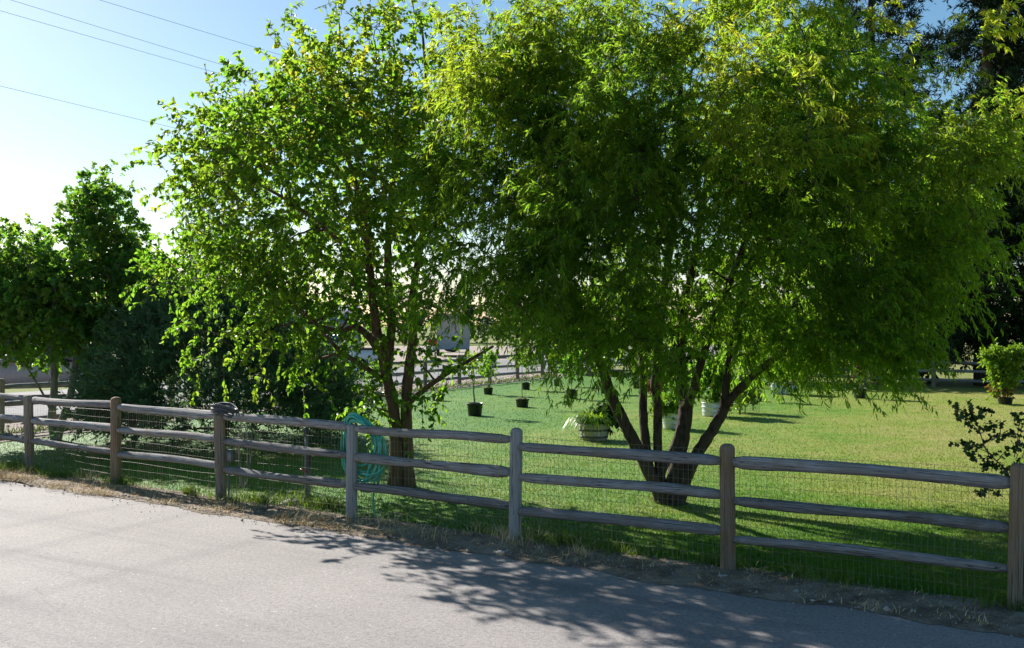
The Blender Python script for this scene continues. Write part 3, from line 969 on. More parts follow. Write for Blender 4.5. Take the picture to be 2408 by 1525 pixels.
# ---- the willow
def willow():
    Y0 = 13.35
    base = G(1582, 1184)
    t = thing('willow_tree', 'big multi-stemmed willow with curly narrow leaves drooping over the lawn', 'tree', base)
    st = [
        ('trunk', line_of([(1580, 1200), (1578, 1180), (1577, 1158), (1578, 1138)], Y0), (.21, .19, .185, .14)),
        ('stem', line_of([(1564, 1190), (1539, 1135), (1495, 1047), (1465, 989), (1440, 937), (1427, 901), (1419, 874), (1375, 760), (1305, 600), (1240, 450)], Y0, (0, -.1, -.3, -.7)), (.10, .085, .075, .07, .065, .055, .04, .018)),
        ('stem', line_of([(1560, 1180), (1532, 1120), (1517, 1030), (1512, 962), (1512, 893), (1505, 760), (1480, 560), (1470, 300), (1460, 120)], Y0, (0, .15, .4, .9)), (.075, .06, .056, .054, .05, .038, .015)),
        ('stem', line_of([(1566, 1175), (1553, 1120), (1546, 1044), (1547, 976), (1542, 921), (1540, 888), (1560, 700), (1590, 450), (1600, 200), (1600, 60)], Y0, (.05, .0, -.2, -.6)), (.07, .058, .055, .052, .048, .035, .014)),
        ('stem', line_of([(1590, 1190), (1586, 1135), (1599, 1058), (1610, 989), (1613, 948), (1603, 899), (1600, 800), (1640, 560), (1680, 300), (1700, 100)], Y0, (0, .05, .3, .9)), (.12, .10, .095, .092, .075, .055, .04, .015)),
        ('stem', line_of([(1612, 960), (1633, 915), (1640, 880), (1700, 700), (1780, 500), (1850, 300), (1900, 120)], Y0, (.05, -.2, -.7)), (.065, .055, .045, .03, .012)),
        ('stem', line_of([(1594, 1180), (1612, 1124), (1646, 1058), (1681, 1003), (1703, 959), (1706, 915), (1715, 853), (1745, 700), (1800, 500), (1850, 400)], Y0, (0, -.1, -.1, .3)), (.10, .08, .07, .066, .05, .04, .03, .012)),
        ('stem', line_of([(1601, 1000), (1588, 1045), (1566, 1090), (1552, 1120)], Y0, (-.02, -.05)), (.05, .05, .05, .055)),
        ('stem', line_of([(1700, 963), (1734, 921), (1761, 893), (1850, 820), (1980, 720), (2100, 600), (2220, 480)], Y0, (-.1, -.3, -.2, .3)), (.055, .05, .045, .035, .025, .012)),
    ]
    nodes, rads = [], []
    for nm, pts, r in st:
        acc, nd, rd = stems_mesh([(pts, r)], 12, 0.06, 5)
        acc.build(nm, M['bark_dark'], t, base, True)
        nodes += nd
        rads += rd
    s = Y0 / F
    E = lambda u, v, rx, ry, rz, w=1, dy=0: (*W(u, v, Y0 + dy), rx * (Y0 + dy) / Y0, ry, rz * (Y0 + dy) / Y0, w)
    ells = [E(1600, 390, 2.4, 2.7, 1.7, 1, -.4), E(1420, 150, 1.4, 1.9, 1.05, 1.2, -.9), E(1800, 100, 1.4, 2.2, 1.35, 1.3, -.3), E(1930, 260, 1.1, 1.9, .9, 1, -.4), E(1250, 500, 1.1, 1.3, 1.2, 1.2, -1.7),
            E(1340, 650, .95, 1.4, .75, 1, -1.7), E(2000, 520, 1.25, 2.1, 1.3, 1, -.4), E(2120, 430, 1.0, 1.7, .9, 1, -.3), E(1850, 690, 1.3, 2.1, .75, 1, -.5), E(1560, 660, 1.5, 2.1, .75, 1, -.9),
            E(2040, 610, .8, 1.5, .6, 1, -.3), E(1190, 250, .9, 1.1, 1.0, 1.7, -1.0), E(1140, 520, .75, 1.0, .95, 1.4, -1.5), E(1190, 660, .8, 1.1, .5, 1.2, -1.5), E(1470, 750, 1.0, 1.4, .4, 1.1, -1.0), E(1820, 780, 1.0, 1.6, .42, 1.0, -.6)]
    sup = sample_clumps(ells, 150, 0.5, 0.36, 0.40)
    cnt = rng.integers(3, 9, len(sup))
    si = np.repeat(np.arange(len(sup)), cnt)
    cl = sup[si] + rng.normal(0, 1, (len(si), 3)) * np.array([.18, .18, .27]) * rng.uniform(.6, 1.35, len(sup))[si][:, None]
    arm = np.array([tuple(W(u, v, Y0 + dy)) for u, v, dy in [(2230, 330, .3), (2290, 300, .2), (2340, 285, .1), (2370, 262, 0), (2250, 400, .2), (2310, 370, .1), (2280, 470, .2), (2240, 560, .2),
                    (2290, 610, 0), (1520, 130, -1.5), (1535, 200, -1.6), (1545, 280, -1.6), (1540, 360, -1.7), (1555, 420, -1.7), (1620, 60, -1.5), (1640, 120, -1.6),
                    (1400, 480, -1.7), (1430, 560, -1.8), (1380, 650, -1.7), (1290, 740, -.8), (1220, 720, -.6), (1430, 780, -1.2), (1990, 800, -.8), (2060, 810, -.4), (2130, 700, -.3),
                    (1900, 810, -.9), (1790, 790, -1.2), (1100, 560, -1.2), (1070, 660, -1.1), (1130, 440, -1.0), (1110, 700, -1.2), (1770, 480, -1.6), (1800, 560, -1.7), (1750, 640, -1.7), (1700, 790, -1.2), (1760, 810, -1.1), (1850, 800, -1.2), (1950, 790, -.9), (2030, 760, -.6), (1690, 420, -1.9), (1780, 400, -1.7), (1850, 470, -1.7), (2140, 340, .1), (2180, 390, -.2), (2200, 450, 0), (2120, 300, -.3), (2080, 220, -.5), (2060, 330, -1.0), (2130, 520, -.8), (1640, 520, -2.0), (1700, 560, -1.9), (1650, 640, -.6), (1700, 690, -.8), (1760, 700, -.4), (1620, 720, -1.0), (1680, 770, -.6), (1740, 740, .4), (1790, 660, -1.0), (1700, 620, .4), (1640, 580, .6),
                    (1130, 120, -.8), (1200, 80, -.9), (1260, 60, -.9), (1330, 30, -.8), (1160, 190, -1.0), (1120, 260, -1.0), (1240, 130, -1.1), (1330, 830, -.6), (1400, 840, -1.0), (1240, 810, -.4), (2200, 740, 0)]])
    cl = np.vstack([cl, arm])
    ok_ = ~((cl[:, 0] > 4.7) & (cl[:, 2] < 2.45))
    cl = cl[ok_]
    cl[:, 2] = np.maximum(cl[:, 2], np.where(cl[:, 0] < .9, 2.15, 1.85))
    br = grow(nodes, rads, cl, 0.006, 5, 0.35, 0.35)
    bacc = Acc()
    for pth, rad in br:
        bacc.tube(pth, rad, 4, 0, cap=False)
    C = np.array([(1600 - UC) * s, Y0, HC + (VC - 700) * s])
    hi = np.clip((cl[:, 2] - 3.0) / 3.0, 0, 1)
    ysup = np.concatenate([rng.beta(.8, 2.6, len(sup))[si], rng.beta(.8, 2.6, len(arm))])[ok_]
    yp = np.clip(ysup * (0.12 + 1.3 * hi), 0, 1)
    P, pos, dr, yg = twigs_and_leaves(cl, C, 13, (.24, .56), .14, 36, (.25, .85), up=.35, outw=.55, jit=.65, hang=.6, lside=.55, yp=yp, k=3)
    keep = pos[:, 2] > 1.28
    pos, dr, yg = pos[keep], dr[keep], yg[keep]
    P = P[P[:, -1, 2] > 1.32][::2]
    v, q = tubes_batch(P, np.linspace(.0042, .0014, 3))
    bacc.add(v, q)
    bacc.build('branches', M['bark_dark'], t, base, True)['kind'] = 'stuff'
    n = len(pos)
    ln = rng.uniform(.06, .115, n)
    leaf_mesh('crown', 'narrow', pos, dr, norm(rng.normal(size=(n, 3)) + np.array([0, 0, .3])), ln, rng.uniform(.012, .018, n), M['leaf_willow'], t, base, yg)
    return t


def simple_tree(name, label, base, stems, ells, ncl, leaf, mat, bark, per=7, leaves=14, tl=(.3, .6), spread=.2, ln=(.06, .1), wr=(.6, .85), droop=(.05, .4), hang=.3, up=.3,
                yp=False, group=None, cat='tree', inner=.5, seg=5, lside=.7, keep_in=.2, parts=('trunk', 'branches', 'crown')):
    t = thing(name, label, cat, base, group=group)
    acc, nodes, rads = stems_mesh(stems, 8, .06)
    acc.build(parts[0], bark, t, base, True)
    cl = sample_clumps(ells, ncl, inner, keep_in)
    br = grow(nodes, rads, cl, .006, seg)
    C = np.mean(np.array([e[:3] for e in ells]), 0) - np.array([0, 0, .6])
    P, pos, dr, yg = twigs_and_leaves(cl, C, per, tl, spread, leaves, droop, up=up, hang=hang, lside=lside, yp=np.clip(rng.beta(1, 4, len(cl)), 0, 1) if yp else None)
    bacc = Acc()
    for pth, rad in br:
        bacc.tube(pth, rad, 4, cap=False)
    v, q = tubes_batch(P[::2], np.linspace(.006, .002, 3))
    bacc.add(v, q)
    bacc.build(parts[1], bark, t, base)['kind'] = 'stuff'
    n = len(pos)
    l_ = rng.uniform(ln[0], ln[1], n)
    leaf_mesh(parts[2], leaf, pos, dr, face_up(n, .7), l_, l_ * rng.uniform(wr[0], wr[1], n), mat, t, base, yg)
    return t


broad_tree()
willow()

# ---- the maple by the side fence
Ym = 20.6
sm = Ym / F
Em = lambda u, v, rx, ry, rz, w=1, dy=0: ((u - UC) * sm, Ym + dy, HC + (VC - v) * sm, rx, ry, rz, w)
mb = G(131, 1036)
simple_tree('maple_tree', 'dense maple with two pointed lobes of crown beside the side fence', mb,
            [(line_of([(128, 1042), (122, 980), (128, 900), (120, 800), (90, 680), (60, 580)], Ym), (.085, .075, .065, .055, .03, .015)),
             (line_of([(134, 1042), (148, 985), (166, 930), (180, 840), (200, 700), (215, 560), (222, 450)], Ym, (0, -.1, .1)), (.08, .07, .065, .055, .035, .015)),
             (line_of([(128, 985), (112, 950), (100, 925), (60, 860), (10, 800)], Ym, (0, -.3)), (.025, .022, .018, .01))],
            [Em(225, 560, .62, .8, .85), Em(228, 470, .38, .5, .45), Em(205, 690, 1.05, 1.2, .85), Em(80, 660, .8, 1.0, .75), Em(60, 590, .45, .6, .45), Em(-20, 700, .8, 1.0, .8), Em(120, 770, 1.3, 1.2, .55),
             Em(280, 560, .3, .5, .45), Em(285, 700, .35, .6, .6), Em(290, 640, .3, .5, .4)],
            340, 'lobed', M['leaf_maple'], M['bark_grey'], per=8, leaves=12, tl=(.22, .5), spread=.16, ln=(.065, .11), wr=(.8, 1.0), yp=True, hang=.5, inner=.45)

# ---- the juniper between them
Yj = 20.6
jb = G(520, 1042)
jt = thing('juniper_tree', 'dark blue-green juniper with feathery sprays between the maple and the broad-leaved tree', 'tree', jb)
jac, jn, jr = stems_mesh([([jb + Vector((0, 0, -.05)), jb + Vector((.05, 0, 1.2)), jb + Vector((-.1, .05, 2.6)), jb + Vector((-.25, 0, 4.3))], (.14, .11, .07, .02))], 8, .06)
jac.build('trunk', M['bark'], jt, jb, True)
cl = []
for _ in range(640):
    h = rng.uniform(0, 1) ** 1.2
    rmax = 2.45 * (1 - h ** 1.6) ** 0.7 + .15
    r = rmax * rng.uniform(.25, 1) ** .5
    a = rng.uniform(0, 6.283)
    cl.append((jb.x + r * math.cos(a) - .2 * h, jb.y + r * math.sin(a), .22 + h * 2.3 + .10 * r))
for lx, ly, lz in [(-.35, 0, 4.3), (-.75, .2, 3.7), (.25, -.1, 3.9), (-1.2, 0, 3.1), (.7, .2, 3.2)]:
    for q in np.linspace(0, 1, 9):
        cl.append((jb.x + lx * (.4 + .6 * q) + rng.normal(0, .10 * (1.3 - q)), jb.y + ly + rng.normal(0, .10 * (1.3 - q)), 2.2 + (lz - 2.2) * q))
cl = np.array(cl)
br = grow(jn, jr, cl, .006, 4, .2, -.1)
bacc = Acc()
for pth, rad in br:
    bacc.tube(pth, rad, 4, cap=False)
P, pos, dr, _ = twigs_and_leaves(cl, np.array([jb.x, jb.y, .6]), 9, (.28, .62), .14, 17, (-.1, .35), up=.25, outw=1.0, jit=.35, hang=-.05, lside=.38)
v, q = tubes_batch(P[::3], np.linspace(.006, .002, 3))
bacc.add(v, q)
bacc.build('branches', M['bark'], jt, jb)['kind'] = 'stuff'
n = len(pos)
leaf_mesh('crown', 'needle', pos, dr, norm(rng.normal(size=(n, 3))), rng.uniform(.07, .14, n), rng.uniform(.020, .036, n), M['leaf_juniper'], jt, jb)


# ---- the tall conifers at the right
def conifer(label, x, y, h, rb, nb, z0, dens=1.0, lean=0.0, ragged=.3):
    b = Vector((x, y, 0))
    t = thing('conifer_tree', label, 'tree', b, group='tall dark conifers behind the back fence')
    acc, nd, rd = stems_mesh([([b + Vector((0, 0, -.1)), b + Vector((lean * .2, 0, h * .3)), b + Vector((lean * .6, .1, h * .65)), b + Vector((lean, 0, h))], (.30, .24, .15, .03))], 10, .05, 6)
    acc.build('trunk', M['bark_conifer'], t, b, True)
    bacc = Acc()
    cl = []
    for i in range(nb):
        f = rng.uniform(0, 1)
        z = z0 + (h - z0) * f
        L = rb * (1 - f * .8) * rng.uniform(1 - ragged, 1.1)
        a = rng.uniform(0, 6.283)
        o = np.array([b.x + lean * f, b.y, z])
        dv = np.array([math.cos(a), math.sin(a), 0])
        pth = np.array([o + dv * L * s + np.array([0, 0, L * (-.10 * s - .28 * s * s + .30 * s ** 3)]) for s in np.linspace(0, 1, 6)])
        pth[1:] += rng.normal(0, .03 * L, (5, 3))
        bacc.tube(pth, np.linspace(.055 * (1.1 - f * .6), .012, 6), 5, cap=False)
        m = int(max(3, L * 3.0 * dens))
        for s in rng.uniform(.28, 1.03, m):
            k = min(int(s * 5), 4)
            cl.append(pth[k] + (pth[k + 1] - pth[k]) * (s * 5 - k) + rng.normal(0, .10, 3))
    cl = np.array(cl)
    P, pos, dr, _ = twigs_and_leaves(cl, np.array([b.x + lean * .5, b.y, h * .35]), 6, (.35, .9), .26, 26, (-.05, .5), up=.1, outw=.6, jit=.6, hang=.05, lside=.6)
    v, q = tubes_batch(P[::3], np.linspace(.010, .004, 3))
    bacc.add(v, q)
    bacc.build('branches', M['bark_conifer'], t, b)['kind'] = 'stuff'
    n = len(pos)
    leaf_mesh('crown', 'needle', pos, dr, norm(rng.normal(size=(n, 3))), rng.uniform(.14, .30, n), rng.uniform(.028, .052, n), M['leaf_pine'], t, b)


conifer('tall dark conifer with bare limbs showing against blue sky at the top right', 17.5, 39.6, 20.0, 5.2, 120, 1.9, 1.0, .4)
conifer('dark conifer half hidden behind the right side of the willow', 14.6, 42.5, 19.5, 5.0, 92, 1.9, 1.0, -.3)
conifer('dark conifer whose drooping limbs reach in from the right edge', 20.2, 41.0, 19.5, 4.6, 52, 1.9, 1.0, .3)

# ---- dark broad-leaved trees behind the back fence
for (x, y, h, w, lab) in [(6.5, 43.5, 6.2, 2.8, 'dark rounded tree behind the middle of the willow trunk'),
                          (10.2, 41.5, 5.2, 2.7, 'low dark tree behind the pot with plum-coloured leaves'),
                          (14.8, 41.6, 4.6, 2.6, 'dark bushy tree behind the lone post of the back fence'),
                          (18.9, 39.3, 5.8, 2.8, 'dark leafy tree behind the bright potted bush'),
                          (2.6, 50.5, 4.2, 2.2, 'shaded bushy tree beyond the far corner of the lawn')]:
    b = Vector((x, y, 0))
    simple_tree('shade_tree', lab, b, [([b, b + Vector((.1, 0, h * .3)), b + Vector((0, .1, h * .7))], (.13, .10, .04))],
                [(x, y, h * .55, w, w * .7, h * .43), (x + .4, y, h * .3, w * .9, w * .7, h * .26)], 130, 'broad', M['leaf_dark'], M['bark'], per=6, leaves=14, tl=(.35, .7), spread=.3,
                ln=(.11, .19), group='dark trees behind the back fence', hang=.3, seg=4)

# ---- distant trees on the skyline
far = [(-34, 95, 8.5, 3.6, 'pale distant tree behind the left side of the maple'), (-26.5, 78, 7.0, 2.6, 'slim distant tree showing above the juniper beside the maple'),
       (-20.5, 96, 5.0, 3.4, 'low distant tree on the skyline behind the juniper'), (-12, 120, 6.0, 4.4, 'distant tree behind the broad-leaved tree trunks'),
       (-5.5, 128, 5.0, 4.2, 'small distant tree behind the pale grey trailer'), (0.5, 118, 5.4, 4.2, 'distant tree behind the left skirt of the willow'),
       (7, 112, 6.4, 4.4, 'distant tree behind the willow stems'), (-47, 110, 9, 4.6, 'far tree at the left end of the skyline')]
for x, y, h, w, lab in far:
    b = Vector((x, y, 0))
    simple_tree('distant_tree', lab, b, [([b, b + Vector((.1, 0, h * .4)), b + Vector((0, .1, h * .8))], (.2, .14, .05))],
                [(x, y, h * .6, w * .75, w * .7, h * .4), (x + w * .4, y, h * .4, w * .6, w * .6, h * .28), (x - w * .45, y, h * .38, w * .6, w * .6, h * .28)], 70, 'broad', M['leaf_far'], M['bark'],
                per=5, leaves=10, tl=(.5, 1.0), spread=.4, ln=(.25, .42), group='distant trees on the skyline', hang=.2, seg=4)
hd = []

# ------------------------------------------------------------------ fences
def rail_mesh(L, r=0.052, seg=24, sides=10, seed=0, droop=0.0, name='rail', end=0.16):
    g = np.random.default_rng(100 + seed)
    xs = np.concatenate([[-L / 2, -L / 2 + end * .35, -L / 2 + end * .9, -L / 2 + end * 1.25], np.linspace(-L / 2 + end * 2, L / 2 - end * 2, seg), [L / 2 - end * 1.25, L / 2 - end * .9, L / 2 - end * .35, L / 2]])
    a = np.linspace(0, 2 * math.pi, sides, endpoint=False) + g.uniform(0, .6)
    lump = np.zeros((len(xs), sides))
    for k in range(5):
        lump += g.normal(0, .05) * np.sin(xs[:, None] * g.uniform(.8, 5) + a[None] * g.integers(1, 4) + g.uniform(0, 6))
    lump += g.normal(0, .012, lump.shape)
    col = g.integers(0, sides)
    lump[6:-6, col] -= .10 * g.uniform(.4, 1)          # a long drying check
    flat = g.integers(0, sides)
    for q in (-1, 0, 1):
        lump[:, (flat + q) % sides] -= .07
    ed = np.clip((L / 2 - np.abs(xs)) / end, 0, 1)
    tap = .42 + .58 * np.sin(np.pi / 2 * np.clip(ed * 1.05, 0, 1)) ** .8
    tw = r * (1 + g.normal(0, .05)) * tap[:, None] * (1 + lump)
    yw = .007 * np.sin(xs * g.uniform(1, 3) + 1) + g.normal(0, .012) * np.cos(np.pi * xs / L)
    zw = -(droop) * np.cos(np.pi * xs / L) + .006 * np.sin(xs * g.uniform(1, 2.5) + 2)
    V = np.stack([np.repeat(xs[:, None], sides, 1), tw * np.cos(a)[None] * .92 + yw[:, None], tw * np.sin(a)[None] * 1.06 + zw[:, None]], -1)
    n = len(xs)
    i = np.arange(n - 1)[:, None]
    j = np.arange(sides)[None]
    j2 = (j + 1) % sides
    Q = np.stack(np.broadcast_arrays(i * sides + j, i * sides + j2, (i + 1) * sides + j2, (i + 1) * sides + j), -1).reshape(-1, 4)
    c0 = np.array([list(range(sides - 1, -1, -1))])
    c1 = np.array([[(n - 1) * sides + k for k in range(sides)]])
    return V.reshape(-1, 3), [Q, c0, c1]


def put_between(o, a, b, roll=0.0):
    d = b - a
    q = d.to_track_quat('X', 'Z')
    o.rotation_mode = 'QUATERNION'
    o.rotation_quaternion = q @ Quaternion((1, 0, 0), roll)
    o.location = (a + b) / 2


def post_mesh(h, r=0.066, seed=0, style='dome', sides=16, square=False):
    g = np.random.default_rng(300 + seed)
    zs = list(np.linspace(-.25, h - r * .75, 12))
    rs = [1.0] * 12
    if style == 'dome':
        zs += [h - r * .45, h - r * .2, h - r * .05, h]
        rs += [.93, .75, .45, .02]
    else:
        zs += [h - r * .35, h - r * .1, h]
        rs += [1.0, .86, .02]
    zs, rs = np.array(zs), np.array(rs)
    a = np.linspace(0, 2 * math.pi, sides, endpoint=False)
    sq = np.ones(sides)
    if square:
        sq = np.minimum(1.0 / np.maximum(np.abs(np.cos(a)), np.abs(np.sin(a))), 1.28)
    lump = sum(g.normal(0, .018) * np.sin(zs[:, None] * g.uniform(1, 6) + a[None] * g.integers(1, 4) + g.uniform(0, 6)) for _ in range(5))
    ck = g.integers(0, sides)
    lump[:12, ck] -= .13
    rr = r * rs[:, None] * sq[None] * (1 + lump)
    V = np.stack([rr * np.cos(a), rr * np.sin(a), np.repeat(zs[:, None], sides, 1)], -1)
    n = len(zs)
    i = np.arange(n - 1)[:, None]
    j = np.arange(sides)[None]
    j2 = (j + 1) % sides
    Q = np.stack(np.broadcast_arrays(i * sides + j, i * sides + j2, (i + 1) * sides + j2, (i + 1) * sides + j), -1).reshape(-1, 4)
    return V.reshape(-1, 3), [Q]


def wire_panel(a, b, zb, zt, off, r=0.0015, dv=0.0508, dh=0.1):
    L = (b - a).length
    d = np.array((b - a).normalized())
    n_ = np.array([-d[1], d[0], 0])
    A = np.array(a) + n_ * off
    nv = int(L / dv)
    zz = np.linspace(zb, zt, 5)
    xs = (np.arange(nv) + .5) * L / nv
    wav = lambda x, z: .012 * np.sin(x * 2.3 + z * 3) + .006 * np.sin(x * 7)
    Pv = np.stack([np.array([A + d * (x + .004 * math.sin(z * 9 + x)) + n_ * wav(x, z) + np.array([0, 0, z]) for z in zz]) for x in xs])
    nh = int(round((zt - zb) / dh)) + 1
    xx = np.linspace(0, L, 14)
    Ph = np.stack([np.array([A + d * x + n_ * (wav(x, z) - .003) + np.array([0, 0, z + .006 * math.sin(x * 3 + z * 20)]) for x in xx]) for z in np.linspace(zb, zt, nh)])
    v1, q1 = tubes_batch(Pv, np.full(5, r))
    v2, q2 = tubes_batch(Ph, np.full(14, r * 1.15))
    return np.vstack([v1, v2]), [q1, q2 + len(v1)]


fence = thing('rail_fence', 'weathered three-rail wooden fence with wire mesh running along the driveway', 'fence', FENCE[5])
fo = Vector(FENCE[5])
HT = [1.15, 1.15, 1.235, 1.12, 1.10, 1.18, 1.17, 1.155, 1.16]
PR = [.068, .070, .074, .072, .066, .066, .070, .080, .07]
PM = ['post', 'post', 'post_brown', 'post', 'post_grey', 'post_grey', 'post_brown', 'post_brown', 'post']
PS = ['flat', 'flat', 'dome', 'flat', 'flat', 'dome', 'dome', 'flat', 'flat']
LEFT = [(1.09, .75, .42), (1.10, .77, .44), (1.12, .79, .46), (1.09, .78, .45), (1.06, .74, .40), (1.06, .72, .37), (1.01, .70, .37), (1.0, .65, .32), (1.0, .66, .32)]
RIGHT = [(1.09, .75, .42), (1.08, .76, .44), (1.10, .78, .44), (1.08, .76, .42), (1.04, .72, .39), (.99, .68, .33), (1.01, .66, .31), (1.0, .65, .32)]
for i, p in enumerate(FENCE):
    v, f = post_mesh(HT[i], PR[i], i, PS[i], square=(i == 7))
    o = mesh_np('post', v, f, M[PM[i]], fence, smooth=True)
    o.location = p - fo
    o.rotation_euler = (R(random.uniform(-1.4, 1.4)), R(random.uniform(-1.4, 1.4)), random.uniform(0, 6) if i != 7 else R(-30))
    if i == 7:
        o['label'] = 'square brown post with knots'
    if i == 2:
        o['label'] = 'rust-stained round-topped post'
for i in range(len(FENCE) - 1):
    a, b = FENCE[i], FENCE[i + 1]
    d = (b - a).normalized()
    for k in range(3):
        A = a + d * (PR[i] * .35) + Vector((0, 0, RIGHT[i][k])) - fo
        B = b - d * (PR[i + 1] * .35) + Vector((0, 0, LEFT[i + 1][k])) - fo
        L = (B - A).length
        v, f = rail_mesh(L, .052 if k == 0 else .050, seed=i * 3 + k, droop=random.uniform(-.012, .022) + (.022 if (i, k) == (1, 2) else 0), end=random.uniform(.13, .2))
        o = mesh_np('rail', v, f, M['rail'], fence, smooth=True)
        put_between(o, A, B, random.uniform(0, 6))
    v, f = wire_panel(a, b, .03, 1.02 if i < 5 else 1.085, .075)
    o = mesh_np('wire_mesh', v - np.array(fo), f, M['wire'], fence)
    o['kind'] = 'stuff'

far_rails = []
for k in range(5):
    v, f = rail_mesh(2.36, .055, 8, 8, 60 + k)
    far_rails.append((v, f))


def far_fence(name, label, p0, dirv, n, hs, ph, group_mat='rail', step=2.4, first=0):
    t = thing(name, label, 'fence', p0)
    rails = []
    post = None
    for i in range(n):
        v = p0 + dirv * step * i
        if post is None:
            pv, pf = post_mesh(ph, .078, 40 + n, 'dome', 10)
            post = mesh_np('post', pv, pf, M['post'], t, smooth=True)
            o = post
        else:
            o = post.copy()
            COL.objects.link(o)
            o.parent = t
        o.location = v - p0
        o.rotation_euler = (R(random.uniform(-1.5, 1.5)), R(random.uniform(-1.5, 1.5)), random.uniform(0, 6))
        if i == n - 1:
            break
        for z in hs:
            k = random.randrange(5)
            src = next((r for r in rails if r[0] == k), None)
            if src is None:
                o = mesh_np('rail', far_rails[k][0], far_rails[k][1], M[group_mat], t, smooth=True)
                rails.append((k, o))
            else:
                o = src[1].copy()
                COL.objects.link(o)
                o.parent = t
            a = v - p0 + Vector((0, 0, z + random.uniform(-.02, .02)))
            put_between(o, a, a + dirv * step + Vector((0, 0, random.uniform(-.02, .02))), random.choice((0, math.pi)))
    return t


far_fence('rail_fence', 'grey three-rail wooden fence between the far side of the lawn and the side road', SL0 - sdir * 4.8, sdir, 13, (.95, .58, .24), 1.13)
bp0 = Vector((15.16, 38.24, 0))
far_fence('rail_fence', 'shaded three-rail fence in front of the dark trees at the back of the lawn', bp0 - tdir * 2.44 * 6, tdir, 13, (.88, .57, .26), 1.09, step=2.44)

# ------------------------------------------------------------------ things on the near fence
P3, P4 = FENCE[3], FENCE[4]
tn, nn_ = np.array(tdir), np.array(ndir)


def loops(name, label, cat, base, shapes, r, mat, sides=8, n=44, part='loop'):
    t = thing(name, label, cat, base)
    for fn in shapes:
        pts = np.array([fn(x) for x in np.linspace(0, 2 * math.pi, n, endpoint=False)])
        acc = Acc()
        v, q, _ = tube_geo(pts, r, sides, 0, True)
        acc.add(v, q)
        acc.build(part, mat, t, (0, 0, 0), True)
    return t


def green_loop(k):
    g = np.random.default_rng(500 + k)
    right = .43 - .021 * k + g.normal(0, .015)
    left = -.13 + .012 * g.normal() if k not in (2, 6) else (-.27 if k == 2 else -.21)
    top = 1.145 + .012 * (k % 5) + .004 * k
    bot = .40 + .16 * g.uniform(-.6, 1.5)
    dep = g.uniform(.035, .11)
    ph = g.uniform(0, 6)

    def fn(x):
        c, s_ = math.cos(x), math.sin(x)
        sx = (right + left) / 2 + (right - left) / 2 * math.copysign(abs(c) ** .8, c)
        z = (top + bot) / 2 + (top - bot) / 2 * math.copysign(abs(s_) ** .85, s_)
        if z > 1.0 and sx > .05:
            z = z - (sx - .05) * .32
        w = min(max((z - .95) / .2, 0), 1)
        d = dep * (1 - w) + (-.05 + .016 * (k % 7)) * w + .012 * math.sin(3 * x + ph)
        sx += .02 * math.sin(2 * x + ph) * (1 - w)
        return tn * sx + nn_ * (d + .02) + np.array([0, 0, z])
    return fn


loops('garden_hose', 'coiled green garden hose draped over a post and the top rail of the near fence', 'hose', P4, [green_loop(k) for k in range(11)], .0115, M['hose'], 8, 56)
# its loose end hangs to the ground
hb = P4 + tdir * .23 + ndir * .14
tag(Acc().tube(smooth_path([hb + Vector((0, 0, .95)), hb + Vector((.01, 0, .6)), hb + Vector((-.015, .01, .25)), hb + Vector((.0, .03, .02))], 6), .0105, 8).build('hose_end', M['hose'], None, hb, True),
    'single green hose strand hanging straight down to the grass beside the coil', 'hose')
bpy.data.objects['hose_end'].location = hb


def dark_loop(k):
    g = np.random.default_rng(700 + k)
    rs, rd = .165 + .02 * g.normal(), .115 + .012 * g.normal()
    z0 = 1.135 + .019 * k
    ph = g.uniform(0, 6)

    def fn(x):
        s_ = .035 + .012 * g.normal() * 0 + rs * math.cos(x)
        d = rd * math.sin(x)
        tail = max(0, s_ - .08)
        return tn * (s_ + tail * .45) + nn_ * d + np.array([0, 0, z0 + .012 * math.sin(x * 2 + ph) - tail * .38])
    return fn


loops('hose_coil', 'dark charcoal hose coiled flat on top of a fence post', 'hose', P3, [dark_loop(k) for k in range(6)], .0115, M['hose_dark'])


def cord_loop(k):
    g = np.random.default_rng(800 + k)
    c0, zc = .30 + .02 * g.normal(), .62 + .02 * g.normal()
    rx, rz = .085 + .03 * g.uniform(), .40 + .03 * g.normal()
    ph = g.uniform(0, 6)
    return lambda x: tn * (c0 + rx * math.cos(x) + .02 * math.sin(2 * x + ph)) + nn_ * (.11 + .015 * math.sin(x + ph)) + np.array([0, 0, zc + rz * math.sin(x)])


loops('cord_coil', 'pale electric cord looped behind the wire mesh next to the grey box', 'cord', P3, [cord_loop(k) for k in range(4)], .0045, M['cord'], 6)
bx = P3 + tdir * .14 + ndir * .03
t = thing('outlet_box', 'small grey electrical box with a conduit on the post under the charcoal hose', 'electrical box', bx)
Acc().box((0, 0, .585), (.10, .06, .16), R(-34)).build('box', M['box_grey'], t)
Acc().box((-.01, -.034, .585), (.075, .008, .12), R(-34)).build('cover', M['pipe'], t)
Acc().tube([(-.02, 0, -.05), (-.02, 0, .25), (-.015, 0, .51)], .011, 8).build('conduit', M['box_grey'], t, smooth=True)

